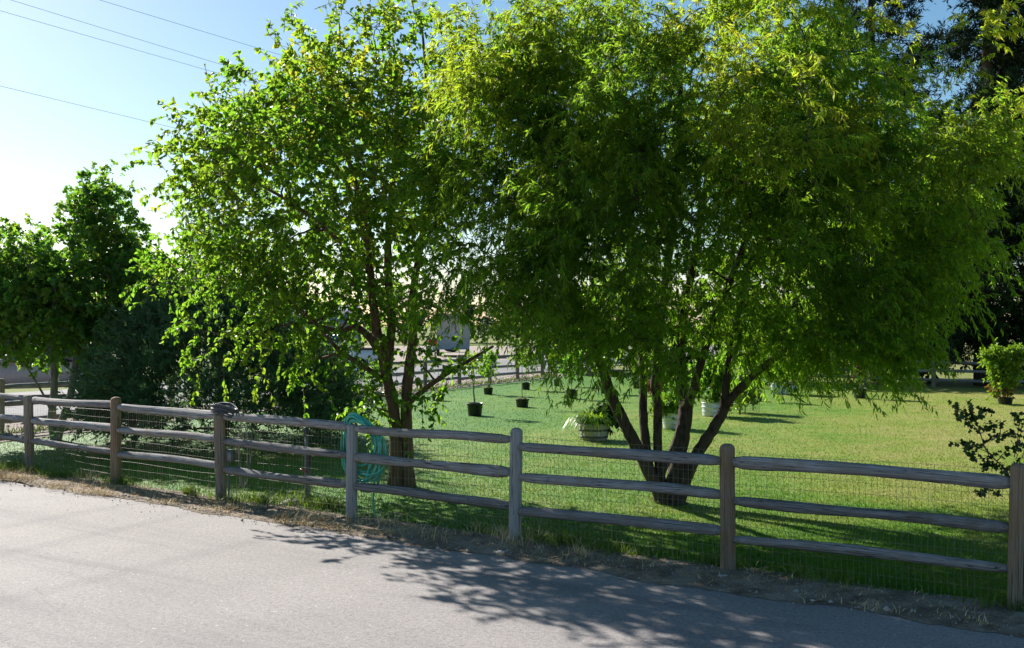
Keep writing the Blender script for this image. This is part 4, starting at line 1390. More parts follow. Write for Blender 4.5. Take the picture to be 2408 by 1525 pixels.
# yard hydrant
yh = G(719.5, 1181)
t = thing('yard_hydrant', 'thin galvanised standpipe with a tap head behind the near fence', 'standpipe', yh)
Acc().tube([(0, 0, -.1), (0, 0, .45), (.005, 0, .86)], .019, 10).build('pipe', M['pipe'], t, smooth=True)
Acc().lathe([(.02, .83), (.034, .85), (.036, .91), (.026, .94), (.0, .945)], n=12).build('head', M['hose_dark'], t, smooth=True)
Acc().tube([(.0, 0, .90), (.055, -.02, .90), (.085, -.03, .87)], .014, 8).build('spout', M['hose_dark'], t, smooth=True)
Acc().tube([(.035, 0, -.06), (.035, 0, .3), (.036, 0, .42)], .022, 10).build('riser', M['pipe'], t, smooth=True)
Acc().lathe([(.03, .42), (.033, .44), (.033, .56), (.038, .57), (.038, .59), (.0, .60)], (.04, 0, 0), 12).build('filter', M['hose_dark'], t, smooth=True)
lv = Acc().tube([(-.07, -.03, .42), (.0, -.04, .395), (.06, -.04, .375)], .009, 6).build('lever', M['redpaint'], t, smooth=True)
lv['label'] = 'red lever'

for i, (u, v, w, lab) in enumerate([(688, 1186, .15, 'flat pale stone in the weeds left of the standpipe'), (1700, 1362, .09, 'small grey stone at the foot of the brown round-topped post'), (1180, 1302, .07, 'little stone on the verge left of the silvered post')]):
    b = G(u, v)
    bm = Acc().lathe([(.02, -.03), (w, .0), (w * .92, w * .22), (w * .55, w * .38), (.01, w * .42)], n=9, sy=.65, wob=.09)
    o = bm.build('rock', M['rock'], None, smooth=False)
    o.location = b
    tag(o, lab, 'rock', 'stones along the near fence')


# ------------------------------------------------------------------ potted plants on the lawn
def foliage(parent, kind, mat, centre, rad, n_cl, per, leaves, ln, wr, tl=(.12, .3), spread=.05, droop=(0, .5), up=.4, hang=.2, name='foliage', inner=.3, lside=.7):
    cl = sample_clumps([(centre[0], centre[1], centre[2], *rad)], n_cl, inner, .3)
    C = np.array(centre) - np.array([0, 0, rad[2]])
    P, pos, dr, _ = twigs_and_leaves(cl, C, per, tl, spread, leaves, droop, up=up, hang=hang, lside=lside)
    n = len(pos)
    l_ = rng.uniform(ln[0], ln[1], n)
    o = leaf_mesh(name, kind, pos, dr, face_up(n, .7), l_, l_ * rng.uniform(wr[0], wr[1], n), mat, parent)
    v, q = tubes_batch(P, np.linspace(.004, .001, 3))
    return o, (v, q)


def pot_thing(label, u, v, wpx, hpx, mat='pot', group='black nursery pots on the lawn', mound=False, name='nursery_pot', cat='potted plant'):
    b = G(u, v)
    s = b.y / F
    r, h = wpx * s / 2, hpx * s
    t = thing(name, label, cat, b, group=group)
    Acc().lathe([(r * .02, .004), (r * .80, .004), (r * .82, .02), (r * .93, h * .84), (r * .95, h * .86), (r, h * .87), (r * 1.01, h * .99), (r * .96, h), (r * .93, h * .9), (r * .88, h * .80)], n=22).build('pot', M[mat], t, smooth=True)
    top = h * (1.12 if mound else .84)
    Acc().lathe([(r * .93, h * .84), (r * .8, h * .90 if mound else h * .85), (r * .45, top), (.01, top)], n=14, wob=.05).build('soil', M['mulch'], t)
    if mound:
        n = 160
        a, rr = rng.uniform(0, 6.28, n), r * .9 * np.sqrt(rng.uniform(0, 1, n))
        o = strands('moss', np.stack([np.cos(a) * rr, np.sin(a) * rr, np.full(n, h * .93)], 1), rng.uniform(.03, .10, n), M['weed'], (.3, .9), .006)
        o.parent = t
        o['kind'] = 'stuff'
    return t, r, h


def whip(t, h0, h1, r=.011, lean=.03, name='stem', bark='bark_grey'):
    pth = smooth_path([(0, 0, h0), (lean * .4, .01, h0 + (h1 - h0) * .35), (lean * .2, -.01, h0 + (h1 - h0) * .7), (lean, 0, h1)], 4)
    Acc().tube(pth, np.linspace(r, r * .45, len(pth)), 7).build(name, M[bark], t, smooth=True)


POTS = [
    ('a', 1030, 943, 33, 18, 'pot', True, 'low black pot with a mossy mound and a bare thin whip, nearest the side fence'),
    ('b', 1116.5, 978, 39, 30, 'pot', False, 'large black pot with a tall whip and tufted top, nearest to the near fence'),
    ('c', 1148, 928, 24, 16, 'pot', True, 'small black pot with a leafy little tree close to the side fence'),
    ('d', 1228, 958, 33.5, 20, 'pot', True, 'wide low black pot with a mulch mound behind hanging willow sprigs'),
    ('e', 1237, 917, 21, 17, 'pot', False, 'little black pot straight behind the wide mulch-mounded pot'),
    ('f', 1309, 908, 15, 15, 'pot_blue', False, 'faded blue-grey pot farthest back in the left group'),
    ('g', 1344, 938, 29, 22, 'pot', False, 'black pot half hidden by willow leaves behind the whitewashed barrel'),
    ('h', 1421, 926, 20, 20, 'pot_blue', False, 'faded dark pot showing just left of the leftmost willow stem'),
    ('i', 1447, 886, 20, 13, 'pot', False, 'black pot in the last row between two willow stems'),
    ('j', 1498, 914, 22, 17, 'pot', False, 'square-looking black pot beside the middle willow stems'),
    ('k', 1500, 886, 19, 13, 'pot', False, 'black pot in the last row behind the middle willow stems'),
    ('l', 1333, 882, 15, 12, 'pot', False, 'tiny dark pot at the far corner of the lawn'),
    ('m', 2023, 937, 32, 24, 'pot', False, 'black pot with a plum-coloured upright plant on the open lawn'),
    ('o', 886, 950, 36, 27, 'pot', False, 'black pot behind the low leaves of the broad-leaved tree'),
    ('p', 1782, 944, 22, 19, 'pot', False, 'dark pot behind the green stakes'),
]
for key, u, v, w, h, m, mound, lab in POTS:
    t, r, hh = pot_thing(lab, u, v, w, h, m, mound=mound)
    s = G(u, v).y / F
    if key == 'a':
        whip(t, hh, hh + 75 * s, .008, .05)
    elif key == 'b':
        whip(t, hh * .85, hh + 95 * s, .022, -.08)
        foliage(t, 'broad', M['leaf_bright'], (-.09, 0, hh + 88 * s), (.16, .16, .20), 12, 4, 8, (.05, .09), (.5, .7))
    elif key == 'd':
        whip(t, hh, hh + 95 * s, .012, -.02)
        foliage(t, 'narrow', M['leaf_bright'], (-.02, 0, hh + 100 * s), (.2, .2, .3), 14, 4, 8, (.05, .09), (.25, .4))
    elif key == 'm':
        whip(t, hh * .8, hh + 55 * s, .014, .02)
        foliage(t, 'broad', M['leaf_red'], (0, 0, hh + 42 * s), (.2, .2, .42), 26, 5, 9, (.06, .10), (.5, .75))
    elif key in 'ce':
        whip(t, hh, hh + 50 * s, .012, .02)
        foliage(t, 'broad', M['leaf_bright' if key == 'e' else 'leaf_broad'], (.0, 0, hh + 50 * s), (.28, .28, .42), 22, 5, 9, (.06, .10), (.5, .7))
    elif key == 'o':
        whip(t, hh * .8, hh + 40 * s, .012, .02)
        foliage(t, 'broad', M['leaf_broad'], (0, 0, hh + 38 * s), (.22, .22, .3), 16, 5, 8, (.06, .10), (.5, .7))
    else:
        whip(t, hh * .8, hh + 55 * s, .012, rng.uniform(-.05, .05))
        foliage(t, 'broad', M['leaf_maple' if key in 'gik' else 'leaf_bright'], (0, 0, hh + 48 * s), (.24, .24, .38), 16, 5, 8, (.06, .11), (.5, .7))

# the bright bush in the pot at the right
t, r, hh = pot_thing('black pot with a big bright green flaring bush in front of the back fence', 2364, 951, 36, 16)
s = G(2364, 951).y / F
for cx, cz, rx, rz, k, mt in [(-.02, 48, .34, .46, 60, 'leaf_bright'), (-.32, 84, .27, .26, 26, 'leaf_bright'), (.30, 88, .32, .24, 28, 'leaf_bright'), (.0, 92, .34, .24, 30, 'leaf_bright'), (-.08, 14, .24, .14, 7, 'leaf_rust')]:
    foliage(t, 'broad', M[mt], (cx, 0, hh + cz * s), (rx, rx * .8, rz), k, 6, 9, (.07, .12), (.45, .65), tl=(.15, .35), inner=.2)
for k in range(6):
    a = k * 1.05
    pth = [(.05 * math.cos(a), .05 * math.sin(a), hh * .8), (.14 * math.cos(a), .12 * math.sin(a), hh + .6), (.42 * math.cos(a), .3 * math.sin(a), hh + 1.25)]
    Acc().tube(smooth_path(pth, 4), np.linspace(.014, .005, 9), 6).build('stem', M['bark'], t, smooth=True)

# whitewashed half barrel with strap-leaved lilies
b = G(1397, 1035)
t = thing('barrel_planter', 'whitewashed half barrel full of arching strap leaves left of the willow stems', 'planter', b)
s = b.y / F
rt, rb_, h = 36.5 * s, 30 * s, 40 * s
nst = 24
sv_ = Acc()
w0, w1 = 2 * math.pi * rb_ / nst * .97, 2 * math.pi * rt / nst * .97
zz = np.linspace(0, h, 5)
for k, z in enumerate(zz):
    f = z / h
    bul = math.sin(f * math.pi) * .015
    w_ = w0 + (w1 - w0) * f
    x_ = rb_ + (rt - rb_) * f + bul
    sv_.v.append(np.array([(x_ - .022, -w_ / 2, z), (x_, -w_ / 2, z), (x_, w_ / 2, z), (x_ - .022, w_ / 2, z)]))
    if k:
        sv_.f.setdefault(4, []).append(np.array([((k - 1) * 4 + i, (k - 1) * 4 + (i + 1) % 4, k * 4 + (i + 1) % 4, k * 4 + i) for i in range(4)]))
sv_.f[4].append(np.array([(3, 2, 1, 0), (16, 17, 18, 19)]))
stave = sv_.build('stave', M['barrel'], t)
for k in range(1, nst):
    o = stave.copy()
    COL.objects.link(o)
    o.parent = t
    o.rotation_euler = (0, 0, 2 * math.pi * k / nst)
    o.scale = (random.uniform(.99, 1.012), 1, random.uniform(.985, 1.01))
for f in (.22, .62):
    rr = rb_ + (rt - rb_) * f + math.sin(f * math.pi) * .015
    Acc().lathe([(rr - .004, h * f - .02), (rr + .006, h * f - .02), (rr + .009, h * f + .02), (rr - .004, h * f + .02)], n=30).build('hoop', M['band'], t, smooth=True)
Acc().lathe([(rt * .97, h * .9), (rt * .5, h * .98), (.01, h)], n=16).build('soil', M['mulch'], t)
n = 520
a, rr = rng.uniform(0, 6.28, n), rt * .75 * np.sqrt(rng.uniform(0, 1, n))
c0 = np.stack([np.cos(a) * rr, np.sin(a) * rr, np.full(n, h * .95)], 1)
out = np.stack([np.cos(a + rng.normal(0, .5, n)), np.sin(a + rng.normal(0, .5, n)), np.zeros(n)], 1)
Ls = rng.uniform(.32, .72, n)
sp_ = rng.uniform(.25, .8, n)
verts, fq = [], []
for k, f in enumerate(np.linspace(0, 1, 6)):
    p_ = c0 + out * (Ls * sp_ * f)[:, None] + np.array([0, 0, 1]) * (Ls * (f * 1.05 - (.45 + sp_ * 1.0) * f * f))[:, None]
    sd = np.stack([-out[:, 1], out[:, 0], np.zeros(n)], 1) * (.015 * (1 - f) ** .6 + .001)
    verts.append(np.stack([p_ - sd, p_ + sd], 1))
VV = np.stack(verts, 1).reshape(n, 12, 3)
k = np.arange(n)[:, None, None] * 12
fq = np.array([(2 * i, 2 * i + 1, 2 * i + 3, 2 * i + 2) for i in range(5)])[None]
o = mesh_np('strap_leaves', VV.reshape(-1, 3), [(k + fq).reshape(-1, 4)], M['leaf_bright'], t)
o['kind'] = 'stuff'
foliage(t, 'broad', M['leaf_dark'], (.22, .05, h + .08), (.16, .16, .10), 10, 5, 10, (.08, .13), (.6, .8), name='foliage')


def tub(label, u, v, wpx, hpx, ribs=(.33, .66)):
    b = G(u, v)
    s = b.y / F
    r, h = wpx * s / 2, hpx * s
    t = thing('metal_tub', label, 'planter', b, group='galvanised tubs on the lawn')
    prof = [(r * .02, .005), (r * .90, .005)]
    for f in np.linspace(.04, .95, 22):
        q = min(abs(f - x) for x in ribs)
        prof.append((r * (.90 + .085 * f) + (.012 if q < .03 else 0), h * f))
    prof += [(r * 1.02, h * .96), (r * 1.03, h), (r * .97, h), (r * .95, h * .85)]
    Acc().lathe(prof, n=28).build('tub', M['galv'], t, smooth=True)
    Acc().lathe([(r * .95, h * .86), (r * .5, h * .9), (.01, h * .92)], n=14).build('soil', M['mulch'], t)
    return t, r, h, s


t, r, h, s = tub('galvanised tub of leafy herbs just left of the thick willow stem', 1582, 1008, 50, 38)
foliage(t, 'broad', M['leaf_bright'], (-.1, 0, h + .10), (r * .9, r * .8, .16), 40, 6, 10, (.05, .09), (.5, .7), inner=.1)
foliage(t, 'narrow', M['leaf_broad'], (.1, 0, h + .32), (r * .6, r * .6, .30), 26, 5, 10, (.06, .11), (.2, .3), inner=.1)
whip(t, h * .9, h + .75, .010, .02, 'stake', 'bark_grey')
t, r, h, s = tub('leaf-shadowed galvanised tub with a tall bushy plant right of the thick willow stem', 1673, 979, 46, 33)
foliage(t, 'broad', M['leaf_broad'], (0, 0, h + .45), (.5, .45, .55), 70, 6, 10, (.06, .11), (.5, .7), inner=.2)
foliage(t, 'narrow', M['leaf_bright'], (.35, 0, h + .1), (.3, .3, .3), 20, 5, 10, (.06, .11), (.25, .35), inner=.1, name='foliage')
whip(t, h * .8, h + 1.3, .012, .03, 'stake', 'bark_grey')
t, r, h, s = tub('bright white-grey tub in front of the dark trees under the right side of the willow', 1834, 927, 43, 26)
foliage(t, 'broad', M['leaf_maple'], (0, 0, h + .42), (.42, .4, .45), 46, 6, 10, (.06, .11), (.5, .7), inner=.2)
whip(t, h * .8, h + .9, .012, .03, 'stem', 'bark_grey')
b = G(1866, 917)
t = thing('low_trough', 'small pale trough on the grass right of the white-grey tub', 'trough', b)
Acc().box((0, 0, .07), (.34, .2, .14), 0, 1.1).build('trough', M['white_paint'], t)
Acc().box((0, 0, .145), (.33, .18, .012), 0).build('soil', M['mulch'], t)

# rust-tinted shrub growing in the grass
b = G(1553, 930)
t = thing('rust_shrub', 'low shrub with rust and yellow tinted leaves behind the herb tub', 'shrub', b)
foliage(t, 'broad', M['leaf_rust'], (0, 0, .26), (.42, .36, .28), 40, 6, 9, (.05, .09), (.5, .7), inner=.1)
foliage(t, 'broad', M['leaf_dark'], (.1, 0, .75), (.5, .4, .45), 40, 6, 9, (.06, .10), (.5, .7), inner=.2, name='foliage')
Acc().tube([(0, 0, -.02), (.02, 0, .3), (.06, 0, .8)], [.02, .015, .008], 6).build('stem', M['bark'], t)

# caged sapling between two green stakes
b = G(1752, 972)
t = thing('tree_guard', 'wire mesh cage round a leafy sapling between two green stakes', 'tree guard', b)
rc, hc = .36, 1.25
ths = np.linspace(0, 2 * math.pi, 26, endpoint=False)
Pv = np.stack([np.stack([np.full(4, rc * math.cos(a)), np.full(4, rc * math.sin(a)), np.linspace(.02, hc, 4)], 1) for a in ths])
tt_ = np.linspace(0, 2 * math.pi, 27)
Ph = np.stack([np.stack([rc * np.cos(tt_), rc * np.sin(tt_), np.full(27, z)], 1) for z in np.linspace(.05, hc, 13)])
v1, q1 = tubes_batch(Pv, np.full(4, .0022))
v2, q2 = tubes_batch(Ph, np.full(27, .0022))
o = mesh_np('wire_mesh', np.vstack([v1, v2]), [q1, q2 + len(v1)], M['wire'], t)
for (u, v_, hh) in [(1740, 976, 1.45), (1771, 966, 1.15)]:
    g_ = G(u, v_) - b
    Acc().box((g_.x, g_.y, hh / 2 - .05), (.035, .008, hh), .2).box((g_.x, g_.y + .014, hh / 2 - .05), (.008, .026, hh), .2).build('stake', M['tpost'], t)
foliage(t, 'broad', M['leaf_bright'], (0, 0, .55), (.26, .26, .48), 44, 6, 10, (.06, .1), (.5, .7), inner=.1)
Acc().tube([(0, 0, -.02), (.01, 0, .5), (.03, 0, 1.1)], [.016, .012, .006], 6).build('stem', M['bark_grey'], t)

# shrub with lobed leaves against the last post
Ys = 8.95
Z4 = lambda x, y: ((2300 + x / 2.961) / 1.2757, (950 + y / 2.961) / 1.2757)
sb = W(2400, 1250, Ys)
sb.z = 0
t = thing('lobed_shrub', 'dark shrub with small lobed leaves growing behind the square brown post', 'shrub', sb)
acc = Acc()
main = [Z4(2240, 1700), Z4(2150, 1400), Z4(1950, 1180), Z4(1850, 900), Z4(1770, 745)]
paths = [([tuple(sb)] + [tuple(W(u, v, Ys)) for u, v in main], .009)]
for p0, *rest in [((1990, 1220), (1800, 1140), (1640, 1115)), ((1900, 1050), (1780, 920), (1650, 905)), ((1870, 960), (1760, 850), (1620, 785)), ((1900, 1040), (1980, 970), (2090, 945)),
                  ((1930, 1130), (2080, 1050), (2190, 1040)), ((1860, 930), (1930, 850), (1985, 835)), ((2020, 1260), (1900, 1260), (1790, 1245)), ((2080, 1320), (1990, 1320), (1920, 1350)),
                  ((2150, 1400), (2260, 1240), (2330, 1120)), ((2200, 1250), (2240, 930), (2190, 880)), ((2230, 1150), (2290, 920), (2360, 930)), ((2050, 1280), (2150, 1180), (2250, 1150)), ((2100, 1600), (1980, 1540), (1860, 1560))]:
    paths.append(([tuple(W(*Z4(*q), Ys + (rng.uniform(-.12, .12) if i else 0))) for i, q in enumerate((p0, *rest))], .004))
ps, ds_ = [], []
for pth, r in paths:
    pth = smooth_path(pth, 5, .004)
    acc.tube(pth, np.linspace(r, r * .35, len(pth)), 5)
    m = 34 if r > .005 else 22
    for _ in range(m):
        f = rng.uniform(.35 if r > .005 else .15, 1.02)
        i = min(int(f * (len(pth) - 1)), len(pth) - 2)
        ps.append(pth[i] + (pth[i + 1] - pth[i]) * rng.uniform(0, 1) + rng.normal(0, .012, 3))
        ds_.append(norm(rng.normal(size=3)) + np.array([0, -.2, .1]))
acc.build('stems', M['bark'], t, sb)
n = len(ps)
l_ = rng.uniform(.035, .06, n)
leaf_mesh('leaves', 'lobed', np.array(ps), np.array(ds_), norm(rng.normal(size=(n, 3)) + np.array([0, -.6, .5])), l_, l_ * .95, M['leaf_shrub'], t, sb)


# ------------------------------------------------------------------ vehicles
def loft(acc, st):
    """st: (x, [(y,z)...]) half section from bottom to top, mirrored"""
    k = len(st[0][1])
    rings = []
    for x, h in st:
        rings.append([(x, y, z) for y, z in h] + [(x, -y, z) for y, z in reversed(h)])
    n = 2 * k
    q = []
    for i in range(len(rings) - 1):
        for j in range(n):
            q.append((i * n + j, i * n + (j + 1) % n, (i + 1) * n + (j + 1) % n, (i + 1) * n + j))
    acc.add(np.array(rings).reshape(-1, 3), q, [tuple(range(n))], [tuple((len(rings) - 1) * n + j for j in reversed(range(n)))])
    return acc


def wheel(t, x, y, r=.36, w=.24):
    e = Acc()
    a = np.linspace(0, 2 * math.pi, 24, endpoint=False)
    prof = [(r * .62, -w / 2), (r * .92, -w / 2), (r, -w * .35), (r, w * .35), (r * .92, w / 2), (r * .62, w / 2)]
    vs = np.concatenate([np.stack([np.cos(a) * q, np.full(24, yy), np.sin(a) * q], 1) for q, yy in prof])
    fq = [(k * 24 + i, k * 24 + (i + 1) % 24, (k + 1) * 24 + (i + 1) % 24, (k + 1) * 24 + i) for k in range(5) for i in range(24)]
    e.add(vs, fq)
    o = e.build('wheel', M['black'], t, smooth=True)
    o.location = (x, y, r)
    e = Acc()
    sgn = 1 if y > 0 else -1
    yy = sgn * w * .40
    prof = [(r * .62, yy), (r * .55, yy - sgn * .02), (r * .2, yy - sgn * .01), (r * .12, yy + sgn * .01), (.001, yy + sgn * .01)]
    vs = np.concatenate([np.stack([np.cos(a) * q, np.full(24, y2), np.sin(a) * q], 1) for q, y2 in prof])
    fq = [(k * 24 + i, k * 24 + (i + 1) % 24, (k + 1) * 24 + (i + 1) % 24, (k + 1) * 24 + i) for k in range(4) for i in range(24)]
    e.add(vs, fq).build('rim', M['chrome'], o, smooth=True)


def quad_panel(t, name, mat, pts, lift=0.0):
    """a thin panel with its own thickness, given four corners"""
    P = np.array(pts, dtype=float)
    n_ = np.cross(P[1] - P[0], P[3] - P[0])
    n_ /= np.linalg.norm(n_)
    if n_[1] * P[:, 1].mean() < 0 and abs(P[:, 1].mean()) > .3:
        n_ = -n_
    V = np.vstack([P + n_ * lift, P + n_ * (lift - .012)])
    return mesh_np(name, V, [np.array([(0, 1, 2, 3), (7, 6, 5, 4), (0, 4, 5, 1), (1, 5, 6, 2), (2, 6, 7, 3), (3, 7, 4, 0)])], mat, t)


def suv(label, loc, rz, paint):
    t = thing('parked_suv', label, 'car', loc, rz)
    t.name = 'suv'
    low = [(-2.33, [(.70, .48), (.80, .70), (.78, .98)]), (-2.22, [(.82, .34), (.91, .70), (.88, 1.02)]), (-1.2, [(.86, .30), (.94, .70), (.90, 1.04)]), (0, [(.86, .28), (.94, .68), (.90, 1.02)]),
           (1.0, [(.86, .28), (.94, .68), (.89, 1.00)]), (1.7, [(.86, .28), (.93, .66), (.80, .97)]), (2.2, [(.80, .32), (.88, .62), (.70, .88)]), (2.38, [(.60, .40), (.68, .58), (.60, .72)])]
    loft(Acc(), low).build('body', paint, t, smooth=False)
    top = [(-2.20, [(.82, 1.02), (.78, 1.10), (.70, 1.18)]), (-1.95, [(.86, 1.03), (.74, 1.52), (.62, 1.60)]), (-1.0, [(.88, 1.03), (.74, 1.60), (.60, 1.68)]), (.1, [(.88, 1.02), (.72, 1.60), (.58, 1.67)]),
           (.45, [(.88, 1.01), (.70, 1.54), (.56, 1.61)]), (1.25, [(.84, .99), (.78, 1.02), (.66, 1.04)])]
    loft(Acc(), top).build('cabin', paint, t)
    for sgn in (1, -1):
        for (x0, x1, x2, x3) in [(-2.0, -1.15, -1.12, -1.86), (-1.07, -.05, -.05, -1.04), (.03, 1.0, .42, .03)]:
            quad_panel(t, 'side_window', M['glass'], [(x0, sgn * .872, 1.07), (x1, sgn * .872, 1.07), (x2, sgn * .75, 1.52 if x2 > .3 else 1.55), (x3, sgn * .75, 1.55 if x3 > -1.5 else 1.47)], .022)
        quad_panel(t, 'taillight', M['lamp_red'], [(-2.27, sgn * .885, .82), (-2.0, sgn * .92, .84), (-2.05, sgn * .90, 1.05), (-2.26, sgn * .83, 1.06)], .03)
        quad_panel(t, 'headlight', M['lamp_clear'], [(1.95, sgn * .86, .66), (2.25, sgn * .79, .64), (2.2, sgn * .74, .80), (1.95, sgn * .82, .82)], .03)
        Acc().tube([(-1.9, sgn * .62, 1.66), (-1.6, sgn * .64, 1.74), (.0, sgn * .62, 1.74), (.3, sgn * .58, 1.66)], .016, 6).build('roof_rail', M['chrome'], t, smooth=True)
        Acc().box((.92, sgn * 1.02, 1.06), (.10, .20, .14)).build('mirror', paint, t)
        for x in (-1.4, 1.42):
            a = np.linspace(0, math.pi, 13)
            e = Acc()
            e.tube([(x + .43 * math.cos(q), sgn * .90, .36 + .43 * math.sin(q)) for q in a], .05, 6)
            e.build('wheel_arch', M['trim'], t)
            wheel(t, x, sgn * .84)
    quad_panel(t, 'windscreen', M['glass'], [(1.18, .70, 1.05), (1.18, -.70, 1.05), (.50, -.58, 1.55), (.50, .58, 1.55)], .02)
    quad_panel(t, 'rear_window', M['glass'], [(-2.20, -.66, 1.16), (-2.20, .66, 1.16), (-2.0, .60, 1.50), (-2.0, -.60, 1.50)], .02)
    Acc().box((-2.33, 0, .5), (.12, 1.5, .22)).build('bumper', M['trim'], t)
    Acc().box((2.36, 0, .46), (.12, 1.3, .2)).build('bumper', M['trim'], t)
    return t


def pickup(label, loc, rz):
    t = thing('pickup_truck', label, 'pickup truck', loc, rz)
    low = [(-2.75, [(.86, .52), (.95, .75), (.93, 1.08)]), (-2.7, [(.88, .50), (.96, .75), (.94, 1.10)]), (-.9, [(.88, .45), (.96, .72), (.94, 1.10)]), (1.0, [(.88, .45), (.96, .72), (.93, 1.10)]),
           (1.9, [(.88, .45), (.95, .72), (.86, 1.07)]), (2.6, [(.84, .48), (.92, .70), (.80, 1.0)]), (2.75, [(.74, .52), (.82, .7), (.74, .9)])]
    loft(Acc(), low).build('body', M['white_paint'], t)
    top = [(-.85, [(.90, 1.10), (.80, 1.70), (.66, 1.78)]), (.45, [(.90, 1.10), (.78, 1.74), (.64, 1.82)]), (.75, [(.90, 1.10), (.74, 1.70), (.60, 1.77)]), (1.35, [(.86, 1.08), (.80, 1.10), (.70, 1.12)])]
    loft(Acc(), top).build('cabin', M['blue_paint'], t)
    Acc().box((-1.8, 0, 1.115), (1.75, 1.55, .02)).build('bed_liner', M['trim'], t)
    for sgn in (1, -1):
        quad_panel(t, 'side_window', M['glass'], [(-.72, sgn * .885, 1.16), (.2, sgn * .885, 1.16), (.2, sgn * .80, 1.62), (-.70, sgn * .80, 1.62)], .02)
        quad_panel(t, 'side_window', M['glass'], [(.28, sgn * .885, 1.16), (1.12, sgn * .87, 1.16), (.72, sgn * .78, 1.60), (.28, sgn * .795, 1.62)], .02)
        quad_panel(t, 'taillight', M['lamp_red'], [(-2.72, sgn * .955, .78), (-2.6, sgn * .955, .78), (-2.6, sgn * .945, 1.04), (-2.72, sgn * .945, 1.04)], .02)
        Acc().box((-1.8, sgn * .93, 1.13), (1.85, .06, .06)).build('bed_rail', M['trim'], t)
        for x in (-1.75, 1.75):
            wheel(t, x, sgn * .86, .39, .26)
    quad_panel(t, 'windscreen', M['glass'], [(1.28, .72, 1.13), (1.28, -.72, 1.13), (.80, -.60, 1.70), (.80, .60, 1.70)], .02)
    Acc().box((-2.82, 0, .58), (.14, 1.7, .18)).build('bumper', M['chrome'], t)
    Acc().box((2.78, 0, .56), (.12, 1.6, .2)).build('bumper', M['chrome'], t)
    return t


suv('rosy brown SUV with a roof rail passing on the side road at the left', (-14.9, 33.4, 0), math.atan2(-.42, -.91), M['suv_paint'])
pickup('white pickup truck with a blue cab on the road behind the broad-leaved tree', (-8.7, 47.4, 0), math.atan2(-.25, -.97))

# small red tractor, trailer and houses in the farmyard
b = Vector((-5.6, 86, 0))
t = thing('red_tractor', 'small red tractor in the yard seen through the trees', 'tractor', b, R(200))
loft(Acc(), [(-.2, [(.30, .55), (.36, .8), (.30, 1.05)]), (.9, [(.28, .5), (.34, .75), (.28, 1.0)]), (1.25, [(.22, .5), (.28, .7), (.22, .9)])]).build('hood', M['redpaint'], t)
Acc().box((-.65, 0, .78), (.5, .5, .12)).box((-.9, 0, 1.05), (.1, .5, .5)).build('seat', M['trim'], t)
Acc().tube([(-.15, 0, 1.0), (-.3, 0, 1.25)], .03, 6).build('steering_column', M['trim'], t)
for sgn in (1, -1):
    wheel(t, -.7, sgn * .55, .55, .3)
    wheel(t, .95, sgn * .45, .33, .2)
    quad_panel(t, 'fender', M['redpaint'], [(-1.2, sgn * .55, 1.1), (-.3, sgn * .55, 1.1), (-.15, sgn * .55, .85), (-1.3, sgn * .55, .85)], .05)

b = Vector((-4.2, 75.5, 0))
t = thing('box_trailer', 'pale grey box trailer with a rounded roof and spare wheel behind the hanging willow leaves', 'trailer', b, R(-86))
loft(Acc(), [(-2.6, [(1.1, .5), (1.15, 1.6), (1.05, 2.75), (.6, 2.95)]), (2.6, [(1.1, .5), (1.15, 1.6), (1.05, 2.75), (.6, 2.95)])]).build('body', M['siding'], t)
for sgn in (1, -1):
    wheel(t, -.5, sgn * 1.05, .36, .22)
    wheel(t, .4, sgn * 1.05, .36, .22)
    quad_panel(t, 'window', M['glass'], [(-1.6, sgn * 1.15, 1.55), (-.4, sgn * 1.15, 1.55), (-.4, sgn * 1.09, 2.2), (-1.6, sgn * 1.09, 2.2)], .03)
e = Acc()
a = np.linspace(0, 2 * math.pi, 20, endpoint=False)
v_, q_, _ = tube_geo([(-2.72, .3 + .30 * math.cos(x), 1.5 + .30 * math.sin(x)) for x in a], .09, 8, 0, True)
e.add(v_, q_).build('spare_tyre', M['black'], t, smooth=True)
Acc().box((3.1, 0, .55), (1.0, .1, .1)).build('drawbar', M['trim'], t)


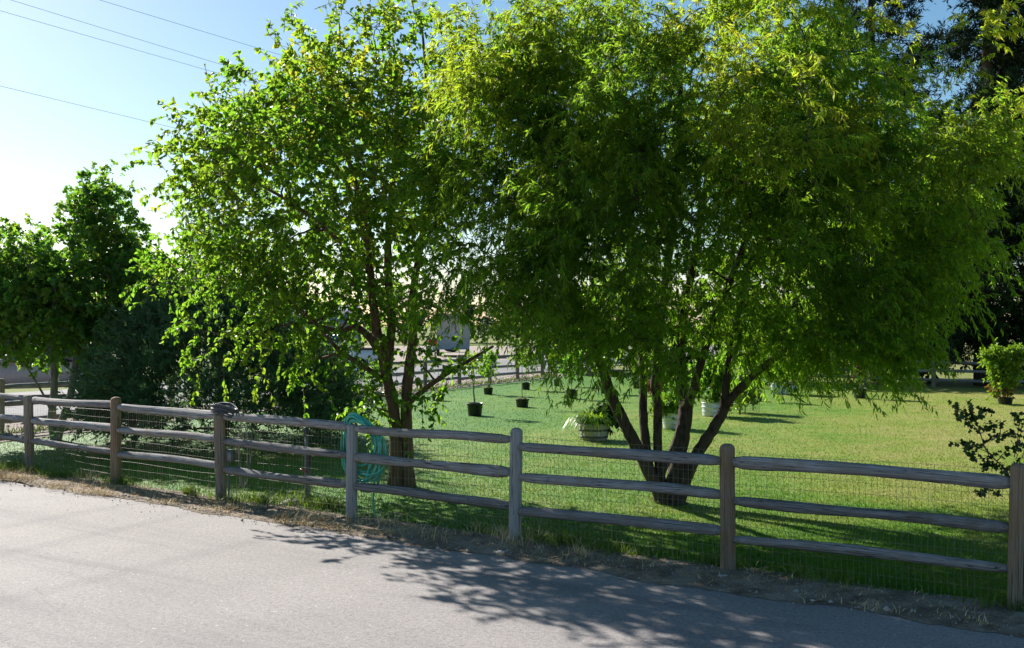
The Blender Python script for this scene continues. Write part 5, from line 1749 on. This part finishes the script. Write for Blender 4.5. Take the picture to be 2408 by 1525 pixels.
def house(label, b, rz, L, D, hw, hr, wall, roof):
    t = thing('farm_house', label, 'house', b, rz, 'buildings across the side road')
    Acc().box((0, 0, hw / 2), (L, D, hw)).add([(-L / 2, -D / 2, hw), (-L / 2, D / 2, hw), (-L / 2, 0, hw + hr), (L / 2, -D / 2, hw), (L / 2, D / 2, hw), (L / 2, 0, hw + hr)], [(0, 2, 1), (3, 4, 5)]).build('wall', wall, t)
    e = .5
    sl = hr / (D / 2)
    for sgn in (1, -1):
        y1, z1 = sgn * (D / 2 + e), hw - sl * e
        P_ = np.array([(-L / 2 - e, 0, hw + hr + .05), (L / 2 + e, 0, hw + hr + .05), (L / 2 + e, y1, z1 + .05), (-L / 2 - e, y1, z1 + .05)])
        V = np.vstack([P_, P_ + np.array([0, 0, .18])])
        mesh_np('roof', V, [np.array([(3, 2, 1, 0), (4, 5, 6, 7), (0, 1, 5, 4), (1, 2, 6, 5), (2, 3, 7, 6), (3, 0, 4, 7)])], roof, t)
        for x in np.linspace(-L / 2 + 1.4, L / 2 - 1.4, 4):
            w = Acc().box((x, sgn * (D / 2 + .03), hw * .55), (1.1, .08, 1.2)).build('window', M['white_paint'], t)
            Acc().box((x, sgn * (D / 2 + .075), hw * .55), (.9, .03, 1.0)).build('pane', M['glass'], w)
    Acc().box((.2, -(D / 2 + .04), 1.05), (1.0, .08, 2.1)).build('door', M['trim'], t)
    return t


house('grey-roofed low house behind the broad-leaved tree trunks', (-18.5, 98, 0), R(20), 8, 6, 2.4, 1.4, M['siding'], M['roofing'])
house('pale house at the left edge behind the maple', (-47, 92, 0), R(15), 12, 7, 2.6, 1.6, M['white_paint'], M['roofing'])

# ------------------------------------------------------------------ overhead cables
for (p, q, z, lab) in [((0, -5), (570, 165), 10.8, 'second overhead cable from the top, ending over the broad-leaved tree'), ((0, 28), (600, 195), 10.8, 'third overhead cable from the top, just under its twin'),
                       ((225, 0), (700, 140), 10.8, 'topmost overhead cable crossing the sky'), ((0, 205), (540, 330), 8.8, 'lowest overhead cable, alone over the maple')]:
    A = np.array([(p[0] - UC) / F * (z - HC) * F / (VC - p[1]), (z - HC) * F / (VC - p[1]), z])
    B = np.array([(q[0] - UC) / F * (z - HC) * F / (VC - q[1]), (z - HC) * F / (VC - q[1]), z])
    d = (B - A) / np.linalg.norm(B - A)
    S, E_ = A - d * 26, A + d * 60
    tt = np.linspace(0, 1, 40)
    pts = S[None] * (1 - tt)[:, None] + E_[None] * tt[:, None]
    pts[:, 2] -= .5 * (4 * tt * (1 - tt)) - .45
    o = Acc().tube(pts, .006, 6).build('overhead_cable', M['cable'], None, S, True)
    o.location = S
    tag(o, lab, 'cable', 'overhead cables')
